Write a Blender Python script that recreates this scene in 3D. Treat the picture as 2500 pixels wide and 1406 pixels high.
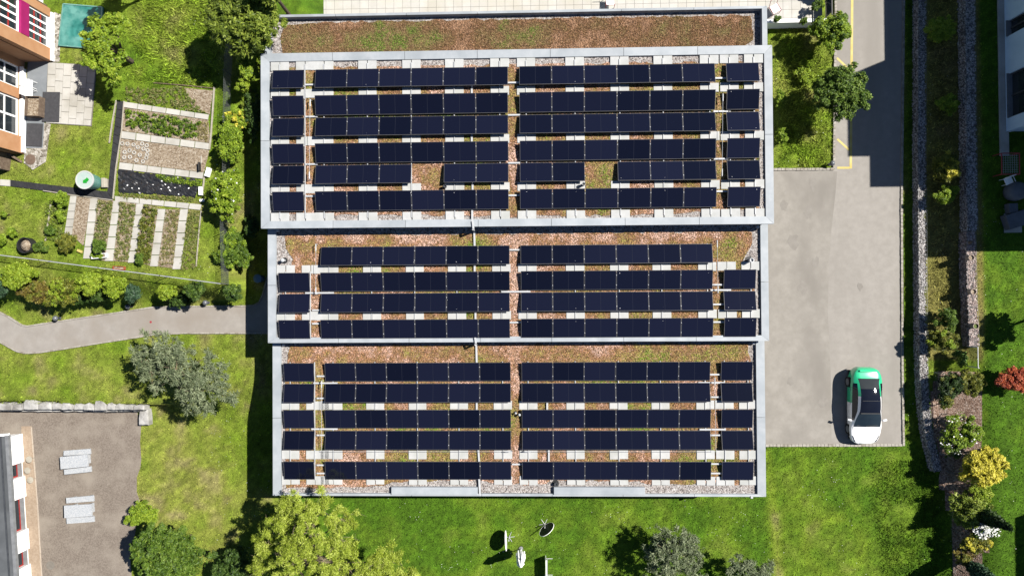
import bpy, math, random
import numpy as np
from mathutils import Vector, Matrix, Euler

# ------------------------------------------------------------------ camera, world, sun, exposure
for o in list(bpy.data.objects):
    bpy.data.objects.remove(o)
scene = bpy.context.scene
COL = scene.collection
CAM_ROT = Matrix.Rotation(math.radians(-0.359), 3, 'Z') @ Matrix.Rotation(math.radians(1.651), 3, 'Y') @ Matrix.Rotation(math.radians(0.707), 3, 'X')
CAM_H = 42.0
cam_d = bpy.data.cameras.new('camera'); cam_d.lens = 24.0; cam_d.sensor_width = 36.0
cam_d.clip_start = 0.5; cam_d.clip_end = 2000
cam = bpy.data.objects.new('camera', cam_d); COL.objects.link(cam)
cam.matrix_world = Matrix.Translation((0, 0, CAM_H)) @ CAM_ROT.to_4x4()
scene.camera = cam

SHX, SHY = -0.81, -0.33                      # shadow offset per metre of height
sun_dir = Vector((-SHX, -SHY, 1)).normalized()
sun_el = math.asin(sun_dir.z); sun_az = math.atan2(sun_dir.x, sun_dir.y)
w = bpy.data.worlds.new('World'); scene.world = w; w.use_nodes = True
nt = w.node_tree
sky = nt.nodes.new('ShaderNodeTexSky'); sky.sky_type = 'NISHITA'; sky.sun_disc = False
sky.altitude = 2500; sky.dust_density = 0.1; sky.ozone_density = 3.0; sky.air_density = 1.0
sky.sun_elevation = sun_el; sky.sun_rotation = sun_az
bg = nt.nodes['Background']; bg.inputs[1].default_value = 0.05
nt.links.new(sky.outputs[0], bg.inputs[0])
sun_d = bpy.data.lights.new('sun', 'SUN'); sun_d.energy = 5.0; sun_d.angle = math.radians(0.53)
sun_d.color = (1.0, 0.955, 0.88)
sun = bpy.data.objects.new('sun', sun_d); COL.objects.link(sun)
sun.rotation_euler = sun_dir.to_track_quat('Z', 'Y').to_euler(); sun.location = (30, 15, 60)
vs = scene.view_settings
vs.view_transform = 'Standard'; vs.look = 'None'; vs.exposure = 1.18; vs.gamma = 1.0; vs.use_curve_mapping = False
scene.render.resolution_x = 1024; scene.render.resolution_y = 575
scene.cycles.max_bounces = 6; scene.cycles.diffuse_bounces = 3; scene.cycles.transparent_max_bounces = 8

RNG = np.random.default_rng(7)
random.seed(7)
F_PX = 2500 * 24 / 36.0

def V(px, py, z=0.0):
    """photo point -> the place on the level plane at height z"""
    d = CAM_ROT @ Vector(((px - 1250) / F_PX, -(py - 703) / F_PX, -1))
    t = (CAM_H - z) / -d.z
    return Vector((t * d.x, t * d.y, z))

# ------------------------------------------------------------------ terrain heights
GARDEN_Z, PATH_Z = 2.9, 1.2
LAWN_R = 1.5
def lin(xs, pts):
    a = np.array([(p[0], p[1]) for p in pts]); o = np.argsort(a[:, 0])
    return np.interp(xs, a[o, 0], a[o, 1])
def linY(ys, pts):
    a = np.array([(p[1], p[0]) for p in pts]); o = np.argsort(a[:, 0])
    return np.interp(ys, a[o, 0], a[o, 1])
def sm(a, b, x):
    t = np.clip((x - a) / (b - a), 0, 1); return t * t * (3 - 2 * t)
FENCE_PTS = [V(x, y, GARDEN_Z + 1.0) for x, y in ((-60, 615), (0, 623), (300, 662), (540, 692))]
PATH_T = [V(x, y, PATH_Z) for x, y in ((-120, 700), (0, 762), (65, 795), (375, 748), (620, 746), (700, 746))]
PATH_B = [V(x, y, PATH_Z) for x, y in ((-120, 775), (0, 835), (62, 863), (380, 815), (600, 813), (700, 813))]
STONE_L = [V(x, y, 0.9) for x, y in ((-60, 985), (0, 985), (350, 987))]
GAB1 = [V(x, y, 0.0) for x, y in ((2228, -60), (2227, 400), (2229, 700), (2231, 900), (2237, 1000), (2247, 1070), (2266, 1146))]
GAB2 = [V(x, y, 0.85) for x, y in ((2338, -60), (2340, 200), (2344, 560), (2345, 700), (2350, 850))]
def heights(x, y):
    x = np.asarray(x, float); y = np.asarray(y, float)
    yf = lin(x, FENCE_PTS) - 0.25; yp = lin(x, PATH_T) + 0.15; yb = lin(x, PATH_B) - 0.15
    nr = sm(-17.5, -16.9, x); yf = yf * (1 - nr) + 4.7 * nr; yp = yp * (1 - nr) + 2.9 * nr
    t = np.clip((y - yp) / np.maximum(yf - yp, 0.3), 0, 1)
    z = PATH_Z + (GARDEN_Z - PATH_Z) * t * t * (3 - 2 * t)
    slope = 1.2 * sm(-8.3, -4.4, y)
    ys = lin(x, STONE_L)
    flat = np.where(y > ys, 0.9 + 0.3 * sm(-0.3, 3.2, y - ys), 0.0)
    left = sm(-22.3, -21.7, x)
    low = flat * (1 - left) + slope * left
    z = np.where(y < yb, low, z)
    z = z * (1 - sm(-13.5, -12.0, x))
    # right hand terraces
    g1 = linY(y, GAB1); g2 = linY(y, GAB2)
    tr = np.where(x > g1 + 0.28, 0.6 + 0.25 * np.clip((x - g1 - 0.3) / np.maximum(g2 - g1, .5), 0, 1), 0.0)
    tr = np.where(x > g2 + 0.28, LAWN_R, tr)
    soft = 0.6 * sm(0.1, 0.5, x - g1) + (LAWN_R - 0.6) * sm(0.9, 4.0, x - g1)
    k = sm(-3.4, -2.6, y); tr2 = tr * k + soft * (1 - k)
    end = LAWN_R * sm(24.2, 27.2, x)
    k2 = sm(-11.2, -9.6, y); tr2 = tr2 * k2 + end * (1 - k2)
    z = np.where(x > 22.6, tr2, z)
    return z
def hz(x, y): return float(heights(np.array([x]), np.array([y]))[0])
def G(px, py, up=0.0):
    """photo point -> point standing `up` metres over the terrain"""
    z = 0.0
    for _ in range(14):
        p = V(px, py, z + up); z = 0.5 * z + 0.5 * hz(p.x, p.y)
    p = V(px, py, z + up)
    return Vector((p.x, p.y, z))

# ------------------------------------------------------------------ materials
KLIT = 2.6
def L(r, g, b, k=1.0):
    def c(v):
        v /= 255.0
        return v / 12.92 if v <= 0.04045 else ((v + 0.055) / 1.055) ** 2.4
    return tuple(min(0.9, c(v) / KLIT * k) for v in (r, g, b))
MATS = {}
def mat(name, c1, c2=None, scale=3.0, rough=0.85, detail=6.0, bump=0.0, bscale=None, metal=0.0, spec=0.3, coat=0.0,
        c3=None, scale3=0.25, rmin=0.35, rmax=0.65, obj_rand=0.0, st3=None):
    if name in MATS: return MATS[name]
    m = bpy.data.materials.new(name); m.use_nodes = True; t = m.node_tree; N = t.nodes; K = t.links
    b = N['Principled BSDF']; b.inputs['Roughness'].default_value = rough; b.inputs['Metallic'].default_value = metal
    b.inputs['Specular IOR Level'].default_value = spec; b.inputs['Coat Weight'].default_value = coat
    if c2 is None: c2 = c1
    geo = N.new('ShaderNodeNewGeometry')
    n1 = N.new('ShaderNodeTexNoise'); n1.inputs['Scale'].default_value = scale; n1.inputs['Detail'].default_value = detail
    n1.inputs['Roughness'].default_value = 0.65
    K.new(geo.outputs['Position'], n1.inputs['Vector'])
    r = N.new('ShaderNodeValToRGB'); r.color_ramp.elements[0].position = rmin; r.color_ramp.elements[1].position = rmax
    r.color_ramp.elements[0].color = (*c1, 1); r.color_ramp.elements[1].color = (*c2, 1)
    K.new(n1.outputs[0], r.inputs[0]); out = r.outputs[0]
    if c3 is not None:
        n3 = N.new('ShaderNodeTexNoise'); n3.inputs['Scale'].default_value = scale3; n3.inputs['Detail'].default_value = 5
        if st3:
            vm = N.new('ShaderNodeVectorMath'); vm.operation = 'MULTIPLY'; vm.inputs[1].default_value = (*st3, 1); K.new(geo.outputs['Position'], vm.inputs[0]); K.new(vm.outputs[0], n3.inputs['Vector'])
        else: K.new(geo.outputs['Position'], n3.inputs['Vector'])
        r3 = N.new('ShaderNodeValToRGB'); r3.color_ramp.elements[0].position = 0.45; r3.color_ramp.elements[1].position = 0.68
        K.new(n3.outputs[0], r3.inputs[0])
        mx = N.new('ShaderNodeMix'); mx.data_type = 'RGBA'
        K.new(r3.outputs[0], mx.inputs[0]); K.new(out, mx.inputs[6]); mx.inputs[7].default_value = (*c3, 1)
        out = mx.outputs[2]
    if obj_rand:
        oi = N.new('ShaderNodeObjectInfo'); mr = N.new('ShaderNodeMapRange')
        mr.inputs[3].default_value = 1 - obj_rand; mr.inputs[4].default_value = 1 + obj_rand
        K.new(oi.outputs['Random'], mr.inputs[0])
        hs = N.new('ShaderNodeHueSaturation'); K.new(mr.outputs[0], hs.inputs['Value']); K.new(out, hs.inputs['Color']); out = hs.outputs[0]
    K.new(out, b.inputs['Base Color'])
    if bump:
        n2 = N.new('ShaderNodeTexNoise'); n2.inputs['Scale'].default_value = bscale or scale * 4; n2.inputs['Detail'].default_value = 4
        K.new(geo.outputs['Position'], n2.inputs['Vector'])
        bp = N.new('ShaderNodeBump'); bp.inputs['Strength'].default_value = bump; bp.inputs['Distance'].default_value = 0.05
        K.new(n2.outputs[0], bp.inputs['Height']); K.new(bp.outputs[0], b.inputs['Normal'])
    MATS[name] = m
    return m
def gravel_mat(name, cols, scale):
    m = bpy.data.materials.new(name); m.use_nodes = True; t = m.node_tree; N = t.nodes; K = t.links
    b = N['Principled BSDF']; b.inputs['Roughness'].default_value = 0.9; b.inputs['Specular IOR Level'].default_value = 0.2
    geo = N.new('ShaderNodeNewGeometry'); v = N.new('ShaderNodeTexVoronoi'); v.inputs['Scale'].default_value = scale
    K.new(geo.outputs['Position'], v.inputs['Vector'])
    sp = N.new('ShaderNodeSeparateColor'); K.new(v.outputs['Color'], sp.inputs[0])
    r = N.new('ShaderNodeValToRGB'); K.new(sp.outputs[0], r.inputs[0])
    e = r.color_ramp.elements
    e[0].color = (*cols[0], 1); e[1].color = (*cols[-1], 1)
    for i, c in enumerate(cols[1:-1]):
        x = e.new((i + 1) / (len(cols) - 1)); x.color = (*c, 1)
    K.new(r.outputs[0], b.inputs['Base Color'])
    bp = N.new('ShaderNodeBump'); bp.inputs['Strength'].default_value = 0.8; bp.inputs['Distance'].default_value = 0.03; bp.invert = True
    K.new(v.outputs['Distance'], bp.inputs['Height']); K.new(bp.outputs[0], b.inputs['Normal'])
    MATS[name] = m
    return m
def leaf_mat(name, cols, trans=0.3, rough=0.55):
    """colour per leaf from the random 'tint' attribute"""
    if name in MATS: return MATS[name]
    m = bpy.data.materials.new(name); m.use_nodes = True; t = m.node_tree; N = t.nodes; K = t.links
    b = N['Principled BSDF']; b.inputs['Roughness'].default_value = rough; b.inputs['Specular IOR Level'].default_value = 0.25
    a = N.new('ShaderNodeAttribute'); a.attribute_name = 'tint'
    r = N.new('ShaderNodeValToRGB'); e = r.color_ramp.elements
    e[0].color = (*cols[0], 1); e[1].color = (*cols[-1], 1)
    for i, c in enumerate(cols[1:-1]):
        x = e.new((i + 1) / (len(cols) - 1)); x.color = (*c, 1)
    K.new(a.outputs['Fac'], r.inputs[0]); K.new(r.outputs[0], b.inputs['Base Color'])
    tr = N.new('ShaderNodeBsdfTranslucent'); K.new(r.outputs[0], tr.inputs['Color'])
    mx = N.new('ShaderNodeMixShader'); mx.inputs[0].default_value = trans
    K.new(b.outputs[0], mx.inputs[1]); K.new(tr.outputs[0], mx.inputs[2])
    K.new(mx.outputs[0], N['Material Output'].inputs['Surface'])
    MATS[name] = m
    return m
def col_mat(name, rough=0.9, trans=0.0, noise=0.0, nscale=8.0, bump=0.0):
    """colour from the 'col' attribute of the mesh"""
    m = bpy.data.materials.new(name); m.use_nodes = True; t = m.node_tree; N = t.nodes; K = t.links
    b = N['Principled BSDF']; b.inputs['Roughness'].default_value = rough; b.inputs['Specular IOR Level'].default_value = 0.15
    a = N.new('ShaderNodeAttribute'); a.attribute_name = 'col'; out = a.outputs['Color']
    if noise:
        geo = N.new('ShaderNodeNewGeometry'); n1 = N.new('ShaderNodeTexNoise'); n1.inputs['Scale'].default_value = nscale
        n1.inputs['Detail'].default_value = 8; n1.inputs['Roughness'].default_value = 0.75
        K.new(geo.outputs['Position'], n1.inputs['Vector'])
        mr = N.new('ShaderNodeMapRange'); mr.inputs[1].default_value = 0.3; mr.inputs[2].default_value = 0.7
        mr.inputs[3].default_value = 1 - noise; mr.inputs[4].default_value = 1 + noise
        K.new(n1.outputs[0], mr.inputs[0])
        hs = N.new('ShaderNodeHueSaturation'); K.new(mr.outputs[0], hs.inputs['Value']); K.new(out, hs.inputs['Color']); out = hs.outputs[0]
        if bump:
            bp = N.new('ShaderNodeBump'); bp.inputs['Strength'].default_value = bump; bp.inputs['Distance'].default_value = 0.08
            K.new(n1.outputs[0], bp.inputs['Height']); K.new(bp.outputs[0], b.inputs['Normal'])
    K.new(out, b.inputs['Base Color'])
    if trans:
        tr = N.new('ShaderNodeBsdfTranslucent'); K.new(out, tr.inputs['Color'])
        mx = N.new('ShaderNodeMixShader'); mx.inputs[0].default_value = trans
        K.new(b.outputs[0], mx.inputs[1]); K.new(tr.outputs[0], mx.inputs[2]); K.new(mx.outputs[0], N['Material Output'].inputs['Surface'])
    MATS[name] = m
    return m

# ------------------------------------------------------------------ objects
def link(o, parent=None):
    COL.objects.link(o)
    if parent is not None: o.parent = parent
    return o
def tag(o, label=None, cat=None, group=None, kind=None):
    if label: o['label'] = label
    if cat: o['category'] = cat
    if group: o['group'] = group
    if kind: o['kind'] = kind
    return o
def thing(name, label, cat, loc=(0, 0, 0), rz=0.0, group=None):
    o = bpy.data.objects.new(name, None); link(o); o.empty_display_size = 0.2
    o.location = loc; o.rotation_euler = (0, 0, rz)
    return tag(o, label, cat, group)
def wpos(o):
    p = Vector(o.location)
    while o.parent is not None:
        o = o.parent; p = p + Vector(o.location)
    return p
class MB:
    """collects faces; build() links them as one mesh object"""
    def __init__(s): s.v = []; s.f = []
    def add(s, vs, fs):
        n = len(s.v); s.v += [tuple(v) for v in vs]; s.f += [tuple(i + n for i in f) for f in fs]; return s
    def box(s, c, d, rz=0.0, rx=0.0, ry=0.0, bev=0.0):
        M = Euler((rx, ry, rz)).to_matrix(); hx, hy, hzz = d[0] / 2, d[1] / 2, d[2] / 2
        if bev:
            b = min(bev, hx * .6, hy * .6, hzz * .8); P = []
            for zz, i in ((-hzz, 0), (hzz - b, 0), (hzz, b)):
                for sx, sy in ((-1, -1), (1, -1), (1, 1), (-1, 1)): P.append(Vector((sx * (hx - i), sy * (hy - i), zz)))
            fs = [(3, 2, 1, 0), (8, 9, 10, 11)]
            for k in (0, 4):
                for i in range(4): j = (i + 1) % 4; fs.append((k + i, k + j, k + j + 4, k + i + 4))
        else:
            P = [Vector((sx * hx, sy * hy, sz * hzz)) for sz in (-1, 1) for sx, sy in ((-1, -1), (1, -1), (1, 1), (-1, 1))]
            fs = [(3, 2, 1, 0), (4, 5, 6, 7)] + [(i, (i + 1) % 4, (i + 1) % 4 + 4, i + 4) for i in range(4)]
        return s.add([M @ p + Vector(c) for p in P], fs)
    def prism(s, poly, z0, z1, jit=None):
        n = len(poly); area = sum(poly[i][0] * poly[(i + 1) % n][1] - poly[(i + 1) % n][0] * poly[i][1] for i in range(n))
        poly = list(poly) if area > 0 else list(poly)[::-1]
        vs = [(p[0], p[1], z0) for p in poly] + [(p[0], p[1], z1) for p in poly]
        return s.add(vs, [tuple(range(n))[::-1], tuple(range(n, 2 * n))] + [(i, (i + 1) % n, (i + 1) % n + n, i + n) for i in range(n)])
    def sheet(s, pts):
        n = len(pts); a = sum(pts[i][0] * pts[(i + 1) % n][1] - pts[(i + 1) % n][0] * pts[i][1] for i in range(n))
        pts = list(pts) if a > 0 else list(pts)[::-1]
        return s.add(pts, [tuple(range(n))])
    def tube(s, p0, p1, r0, r1=None, n=6, cap=True):
        p0, p1 = Vector(p0), Vector(p1); r1 = r0 if r1 is None else r1; d = (p1 - p0).normalized()
        u = d.orthogonal().normalized(); v = d.cross(u); vs = []
        for p, r in ((p0, r0), (p1, r1)):
            for i in range(n): a = 2 * math.pi * i / n; vs.append(p + (u * math.cos(a) + v * math.sin(a)) * r)
        fs = [(i, (i + 1) % n, (i + 1) % n + n, i + n) for i in range(n)]
        if cap: fs += [tuple(range(n))[::-1], tuple(range(n, 2 * n))]
        return s.add(vs, fs)
    def path(s, pts, r, n=6):
        for a, b in zip(pts, pts[1:]): s.tube(a, b, r, r, n)
        return s
    def lathe(s, c, prof, n=16):
        vs = []; c = Vector(c)
        for r, z in prof:
            for i in range(n): a = 2 * math.pi * i / n; vs.append(c + Vector((r * math.cos(a), r * math.sin(a), z)))
        fs = []
        for k in range(len(prof) - 1):
            for i in range(n): j = (i + 1) % n; fs.append((k * n + i, k * n + j, (k + 1) * n + j, (k + 1) * n + i))
        fs.append(tuple(range(n))[::-1]); fs.append(tuple(range((len(prof) - 1) * n, len(prof) * n)))
        return s.add(vs, fs)
    def ring(s, c, ro, ri, z0, z1, n=16):
        vs = []; c = Vector(c)
        for r, z in ((ro, z0), (ro, z1), (ri, z1), (ri, z0)):
            for i in range(n): a = 2 * math.pi * i / n; vs.append(c + Vector((r * math.cos(a), r * math.sin(a), z)))
        fs = []
        for k in range(4):
            for i in range(n): j = (i + 1) % n; k2 = (k + 1) % 4; fs.append((k * n + i, k * n + j, k2 * n + j, k2 * n + i))
        return s.add(vs, fs)
    def rock(s, c, d, rz=0.0, jit=0.18, rng=random):
        P = []; M = Matrix.Rotation(rz, 3, 'Z')
        for sz in (-1, 0.35, 1):
            k = 0.78 if sz == 1 else 1.0
            for i in range(6):
                a = math.pi / 3 * i + 0.5
                q = max(abs(math.cos(a)), abs(math.sin(a))) ** 0.5
                P.append(M @ Vector((math.cos(a) / q * d[0] / 2 * k * rng.uniform(1 - jit, 1 + jit), math.sin(a) / q * d[1] / 2 * k * rng.uniform(1 - jit, 1 + jit),
                                     sz * d[2] / 2 + rng.uniform(-jit, jit) * d[2] * .3)) + Vector(c))
        P.append(M @ Vector((0, 0, d[2] * .55)) + Vector(c))
        fs = [tuple(range(6))[::-1]]
        for k in (0, 6): fs += [(k + i, k + (i + 1) % 6, k + (i + 1) % 6 + 6, k + i + 6) for i in range(6)]
        fs += [(12 + i, 12 + (i + 1) % 6, 18) for i in range(6)]
        return s.add(P, fs)
    def mesh(s, name, m, off=(0, 0, 0), smooth=False):
        me = bpy.data.meshes.new(name); ox, oy, oz = off
        me.from_pydata([(a - ox, b - oy, c - oz) for a, b, c in s.v], [], s.f); me.materials.append(m)
        if smooth: me.polygons.foreach_set('use_smooth', [True] * len(me.polygons))
        me.update(); return me
    def build(s, name, m, parent=None, label=None, cat=None, group=None, kind=None, smooth=False, origin=None):
        """vertices are world coordinates; a child is stored relative to its parents"""
        if parent is not None: off = wpos(parent)
        elif origin is not None: off = Vector(origin)
        else:
            a = np.array(s.v); off = Vector((a[:, 0].mean(), a[:, 1].mean(), a[:, 2].min()))
        o = bpy.data.objects.new(name, s.mesh(name, m, off, smooth)); link(o, parent)
        if parent is None: o.location = off
        return tag(o, label, cat, group, kind)
def place(me, name, parent=None, loc=(0, 0, 0), rot=(0, 0, 0)):
    o = bpy.data.objects.new(name, me); link(o, parent); o.location = loc; o.rotation_euler = rot; return o
def np_mesh(name, verts, faces, m, tint=None, col=None):
    """fast mesh from arrays; faces all with the same number of corners"""
    me = bpy.data.meshes.new(name); k = faces.shape[1]
    me.vertices.add(len(verts)); me.vertices.foreach_set('co', verts.astype(np.float32).ravel())
    me.loops.add(faces.size); me.loops.foreach_set('vertex_index', faces.astype(np.int32).ravel())
    me.polygons.add(len(faces)); me.polygons.foreach_set('loop_start', np.arange(0, faces.size, k, dtype=np.int32))
    if tint is not None:
        a = me.attributes.new('tint', 'FLOAT', 'FACE'); a.data.foreach_set('value', tint.astype(np.float32))
    if col is not None:
        a = me.attributes.new('col', 'FLOAT_COLOR', 'POINT'); a.data.foreach_set('color', np.c_[col, np.ones(len(col))].astype(np.float32).ravel())
    me.materials.append(m); me.update(calc_edges=True); me.validate(); return me
def inside(x, y, poly):
    r = np.zeros(len(x), bool); n = len(poly); j = n - 1
    for i in range(n):
        xi, yi, xj, yj = poly[i][0], poly[i][1], poly[j][0], poly[j][1]
        if yi != yj: r ^= ((yi > y) != (yj > y)) & (x < (xj - xi) * (y - yi) / (yj - yi) + xi)
        j = i
    return r
def vnoise(x, y, s, seed=0):
    """smooth value noise 0..1"""
    x = x * s + 100.3 + seed * 17.1; y = y * s + 57.7 + seed * 9.3
    xi = np.floor(x).astype(np.int64); yi = np.floor(y).astype(np.int64); fx = x - xi; fy = y - yi
    fx = fx * fx * (3 - 2 * fx); fy = fy * fy * (3 - 2 * fy)
    def h(a, b):
        n = (a * 374761393 + b * 668265263 + seed * 1442695041) & 0x7fffffff
        n = ((n ^ (n >> 13)) * 1274126177) & 0x7fffffff
        return ((n ^ (n >> 16)) & 0xffff) / 65535.0
    return (h(xi, yi) * (1 - fx) + h(xi + 1, yi) * fx) * (1 - fy) + (h(xi, yi + 1) * (1 - fx) + h(xi + 1, yi + 1) * fx) * fy
def fbm(x, y, s, seed=0): return (vnoise(x, y, s, seed) * .5 + vnoise(x, y, s * 2.1, seed + 1) * .3 + vnoise(x, y, s * 4.3, seed + 2) * .2)

# ---- named materials
M_WHITEWALL = mat('white_plaster', (.70, .70, .69), (.76, .76, .75), 1.5, .8)
M_WALL = mat('pale_render', L(190, 192, 192), L(205, 206, 205), 1.2, .85)
M_COPING = mat('zinc_coping', L(204, 212, 219), L(220, 226, 232), 2.2, .5, spec=.3, obj_rand=.05, c3=L(194, 202, 209), scale3=.9)
M_ALU = mat('aluminium', L(232, 235, 238), L(245, 247, 250), 4, .42, spec=.5)
M_ALUD = mat('aluminium_dull', L(150, 152, 155), L(172, 174, 176), 4, .5, spec=.4)
M_SLAB = mat('concrete_slab', L(230, 231, 230), L(242, 243, 242), 4, .9, bump=.05, c3=L(222, 224, 220), scale3=1.3, obj_rand=.05)
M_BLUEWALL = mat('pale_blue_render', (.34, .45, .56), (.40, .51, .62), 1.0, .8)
M_CONC = mat('pale_concrete', L(229, 226, 217), L(243, 239, 231), 2.2, .9, bump=.05, c3=L(214, 209, 197), scale3=.9, obj_rand=.06)
M_TILE = mat('terrace_tile', L(238, 234, 226), L(250, 246, 238), 2.0, .85, obj_rand=.04, c3=L(238, 232, 218), scale3=.7)
M_ASPH = mat('asphalt', L(186, 180, 172), L(199, 193, 185), 2.2, .92, detail=10, bump=.15, bscale=30, c3=L(178, 172, 164), scale3=.5, st3=(1, .16))
M_ASPH2 = mat('path_asphalt', L(186, 179, 171), L(199, 192, 184), 2.2, .92, detail=10, bump=.12, bscale=30, c3=L(182, 172, 161), scale3=.5)
M_COURT = mat('court_paver', L(140, 127, 115), L(178, 165, 152), 12, .93, detail=12, bump=.45, bscale=26, c3=L(186, 174, 160), scale3=.7)
M_BRICKP = mat('pale_brick_strip', L(190, 166, 142), L(214, 192, 168), 8, .9, bump=.2)
M_GRAVEL = gravel_mat('roof_gravel', [L(120, 112, 108), L(188, 180, 177), L(220, 214, 211), L(245, 241, 238)], 13)
M_GRAVELG = gravel_mat('garden_gravel', [L(120, 112, 98), L(176, 168, 154), L(214, 208, 196), L(236, 231, 222)], 9)
M_SOIL = gravel_mat('garden_soil', [L(140, 120, 98), L(178, 158, 134), L(200, 182, 158), L(222, 208, 188)], 16)
M_MULCH = gravel_mat('bark_mulch', [L(120, 94, 78), L(168, 138, 120), L(196, 168, 150), L(224, 202, 188)], 14)
M_YELLOW = mat('yellow_paint', L(247, 226, 128), L(255, 240, 160), 6, .7, c3=L(240, 216, 120), scale3=1.5)
M_BLACKM = mat('black_metal', (.012, .012, .013), (.02, .02, .02), 4, .5)
M_DARKG = mat('dark_grey_metal', L(80, 83, 88), L(96, 99, 104), 4, .5)
M_RUBBER = mat('rubber_tile', L(54, 54, 58), L(70, 70, 74), 5, .95, bump=.1, obj_rand=.12)
M_ORANGE = mat('orange_render', L(226, 166, 118), L(240, 184, 138), 1.3, .85)
M_PINK = mat('magenta_paint', L(196, 30, 120), L(206, 40, 130), 2, .5)
M_RED = mat('red_paint', L(196, 52, 48), L(210, 66, 60), 2, .5)
M_REDF = mat('red_tube', L(190, 70, 78), L(205, 84, 92), 2, .45)
M_GLASSD = mat('dark_glass', (.012, .016, .02), (.02, .026, .03), .8, .06, spec=.5)
M_WOOD = mat('weathered_wood', L(120, 100, 84), L(158, 138, 118), 6, .85, bump=.2)
M_WOODL = mat('pale_wood', L(205, 196, 178), L(226, 218, 202), 5, .85)
M_BARK = mat('bark', L(86, 72, 60), L(128, 112, 96), 9, .9, bump=.4)
M_TWIG = mat('pale_twig', L(150, 132, 104), L(186, 170, 140), 6, .85)
M_GRANITE = gravel_mat('granite', [L(206, 213, 222), L(232, 237, 243), L(246, 249, 252), L(252, 253, 255)], 30)
M_STONE = mat('limestone', L(196, 194, 190), L(236, 234, 230), 2.6, .9, bump=.45, bscale=7, c3=L(168, 164, 158), scale3=1.4, obj_rand=.1)
M_GABC = mat('gabion_core', L(120, 114, 112), L(142, 136, 133), 5, .95)
M_BALL = mat('grey_globe', L(120, 124, 132), L(134, 138, 146), 2, .35, spec=.5)
M_TEAL = mat('teal_net', L(34, 128, 120), L(66, 158, 148), 2.2, .5, detail=2, c3=L(120, 190, 180), scale3=1.6)
M_FRAMEBLK = mat('panel_frame', L(104, 104, 106), L(120, 120, 122), 3, .45, spec=.4)
# ------------------------------------------------------------------ ground
def grass_col(x, y):
    n1 = fbm(x, y, 0.22, 1); n2 = fbm(x, y, 0.9, 5); n3 = fbm(x, y, 3.0, 11)
    lush = np.array([0.047, 0.102, 0.0055]); mid = np.array([0.105, 0.158, 0.012]); dry = np.array([0.185, 0.185, 0.042])
    brn = np.array([0.165, 0.135, 0.075])
    left = sm(-15, -17, x)
    base_dry = np.where(x < -15, 0.66, 0.16) + np.where((x > -15) & (y < -9), -0.06, 0) + np.where((x > 14) & (x < 23) & (y > 6), 0.52, 0)
    base_dry = base_dry + np.where((x > 23.3) & (x < 26.4) & (y > -6), 0.55, 0)
    base_dry = base_dry + np.where((x < -15) & (y > 10), -.05, 0) + np.where(x > 26.5, -0.22, 0)
    low = (y < -9.3) & (x > 10) & (x < 24)
    base_dry = base_dry + np.where(low, .02 + .5 * np.exp(-((x - 14.4 + .10 * (y + 12)) / .35) ** 2) + .3 * np.exp(-((np.hypot(x - 18.2, y + 15.2) - 1.7) / .35) ** 2), 0)
    d = np.clip(base_dry + (n1 - .5) * .9 + (n2 - .5) * .7, 0, 1)
    c = np.where((d < .5)[:, None], lush + (mid - lush) * (d[:, None] * 2), mid + (dry - mid) * ((d[:, None] - .5) * 1.6))
    b = np.clip((n2 - .62) * 3 + (n1 - .5) * 1.2, 0, 1) * np.clip(base_dry * 1.4, 0, 1)
    c = c + (brn - c) * b[:, None] * .8
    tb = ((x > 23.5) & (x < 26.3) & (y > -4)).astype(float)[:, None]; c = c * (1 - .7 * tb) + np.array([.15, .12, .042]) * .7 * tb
    c = c * (.80 + .40 * vnoise(x, y, 5.2, 71))[:, None] * (.68 + .64 * vnoise(x, y, 12.0, 75))[:, None]
    return c * (0.66 + 0.68 * n3)[:, None]
def axis(a, b, step, far):
    c = list(np.arange(a, b + 1e-6, step)); out = []
    g = step
    lo = a; hi = b
    while lo > -far: g *= 1.7; lo -= g; c.insert(0, lo)
    g = step
    while hi < far: g *= 1.7; hi += g; c.append(hi)
    return np.array(c)
gx = axis(-36, 36, 0.2, 600); gy = axis(-22, 22, 0.2, 600)
XX, YY = np.meshgrid(gx, gy); xx, yy = XX.ravel(), YY.ravel()
zz = heights(np.clip(xx, -60, 60), np.clip(yy, -40, 40)) - 0.02 + (fbm(xx, yy, 1.2, 31) - .5) * .05
nx, ny = len(gx), len(gy)
ii = (np.arange(ny - 1)[:, None] * nx + np.arange(nx - 1)[None, :]).ravel()
gf = np.c_[ii, ii + 1, ii + 1 + nx, ii + nx]
M_GROUND = col_mat('lawn_ground', .95, noise=.5, nscale=13.0, bump=.6)
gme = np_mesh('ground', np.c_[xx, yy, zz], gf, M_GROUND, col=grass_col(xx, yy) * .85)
gme.polygons.foreach_set('use_smooth', [True] * len(gme.polygons))
ground = place(gme, 'ground'); tag(ground, kind='structure')
NOGRASS = []          # world polygons without grass blades

def sheet_px(name, pts, z, m, kind='structure', thick=None, nog=True):
    P = [V(x, y, z) for x, y in pts]
    if nog: NOGRASS.append([(p.x, p.y) for p in P])
    mb = MB()
    if thick: mb.prism([(p.x, p.y) for p in P], z - thick, z)
    else: mb.sheet(P)
    return mb.build(name, m, kind=kind)

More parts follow.
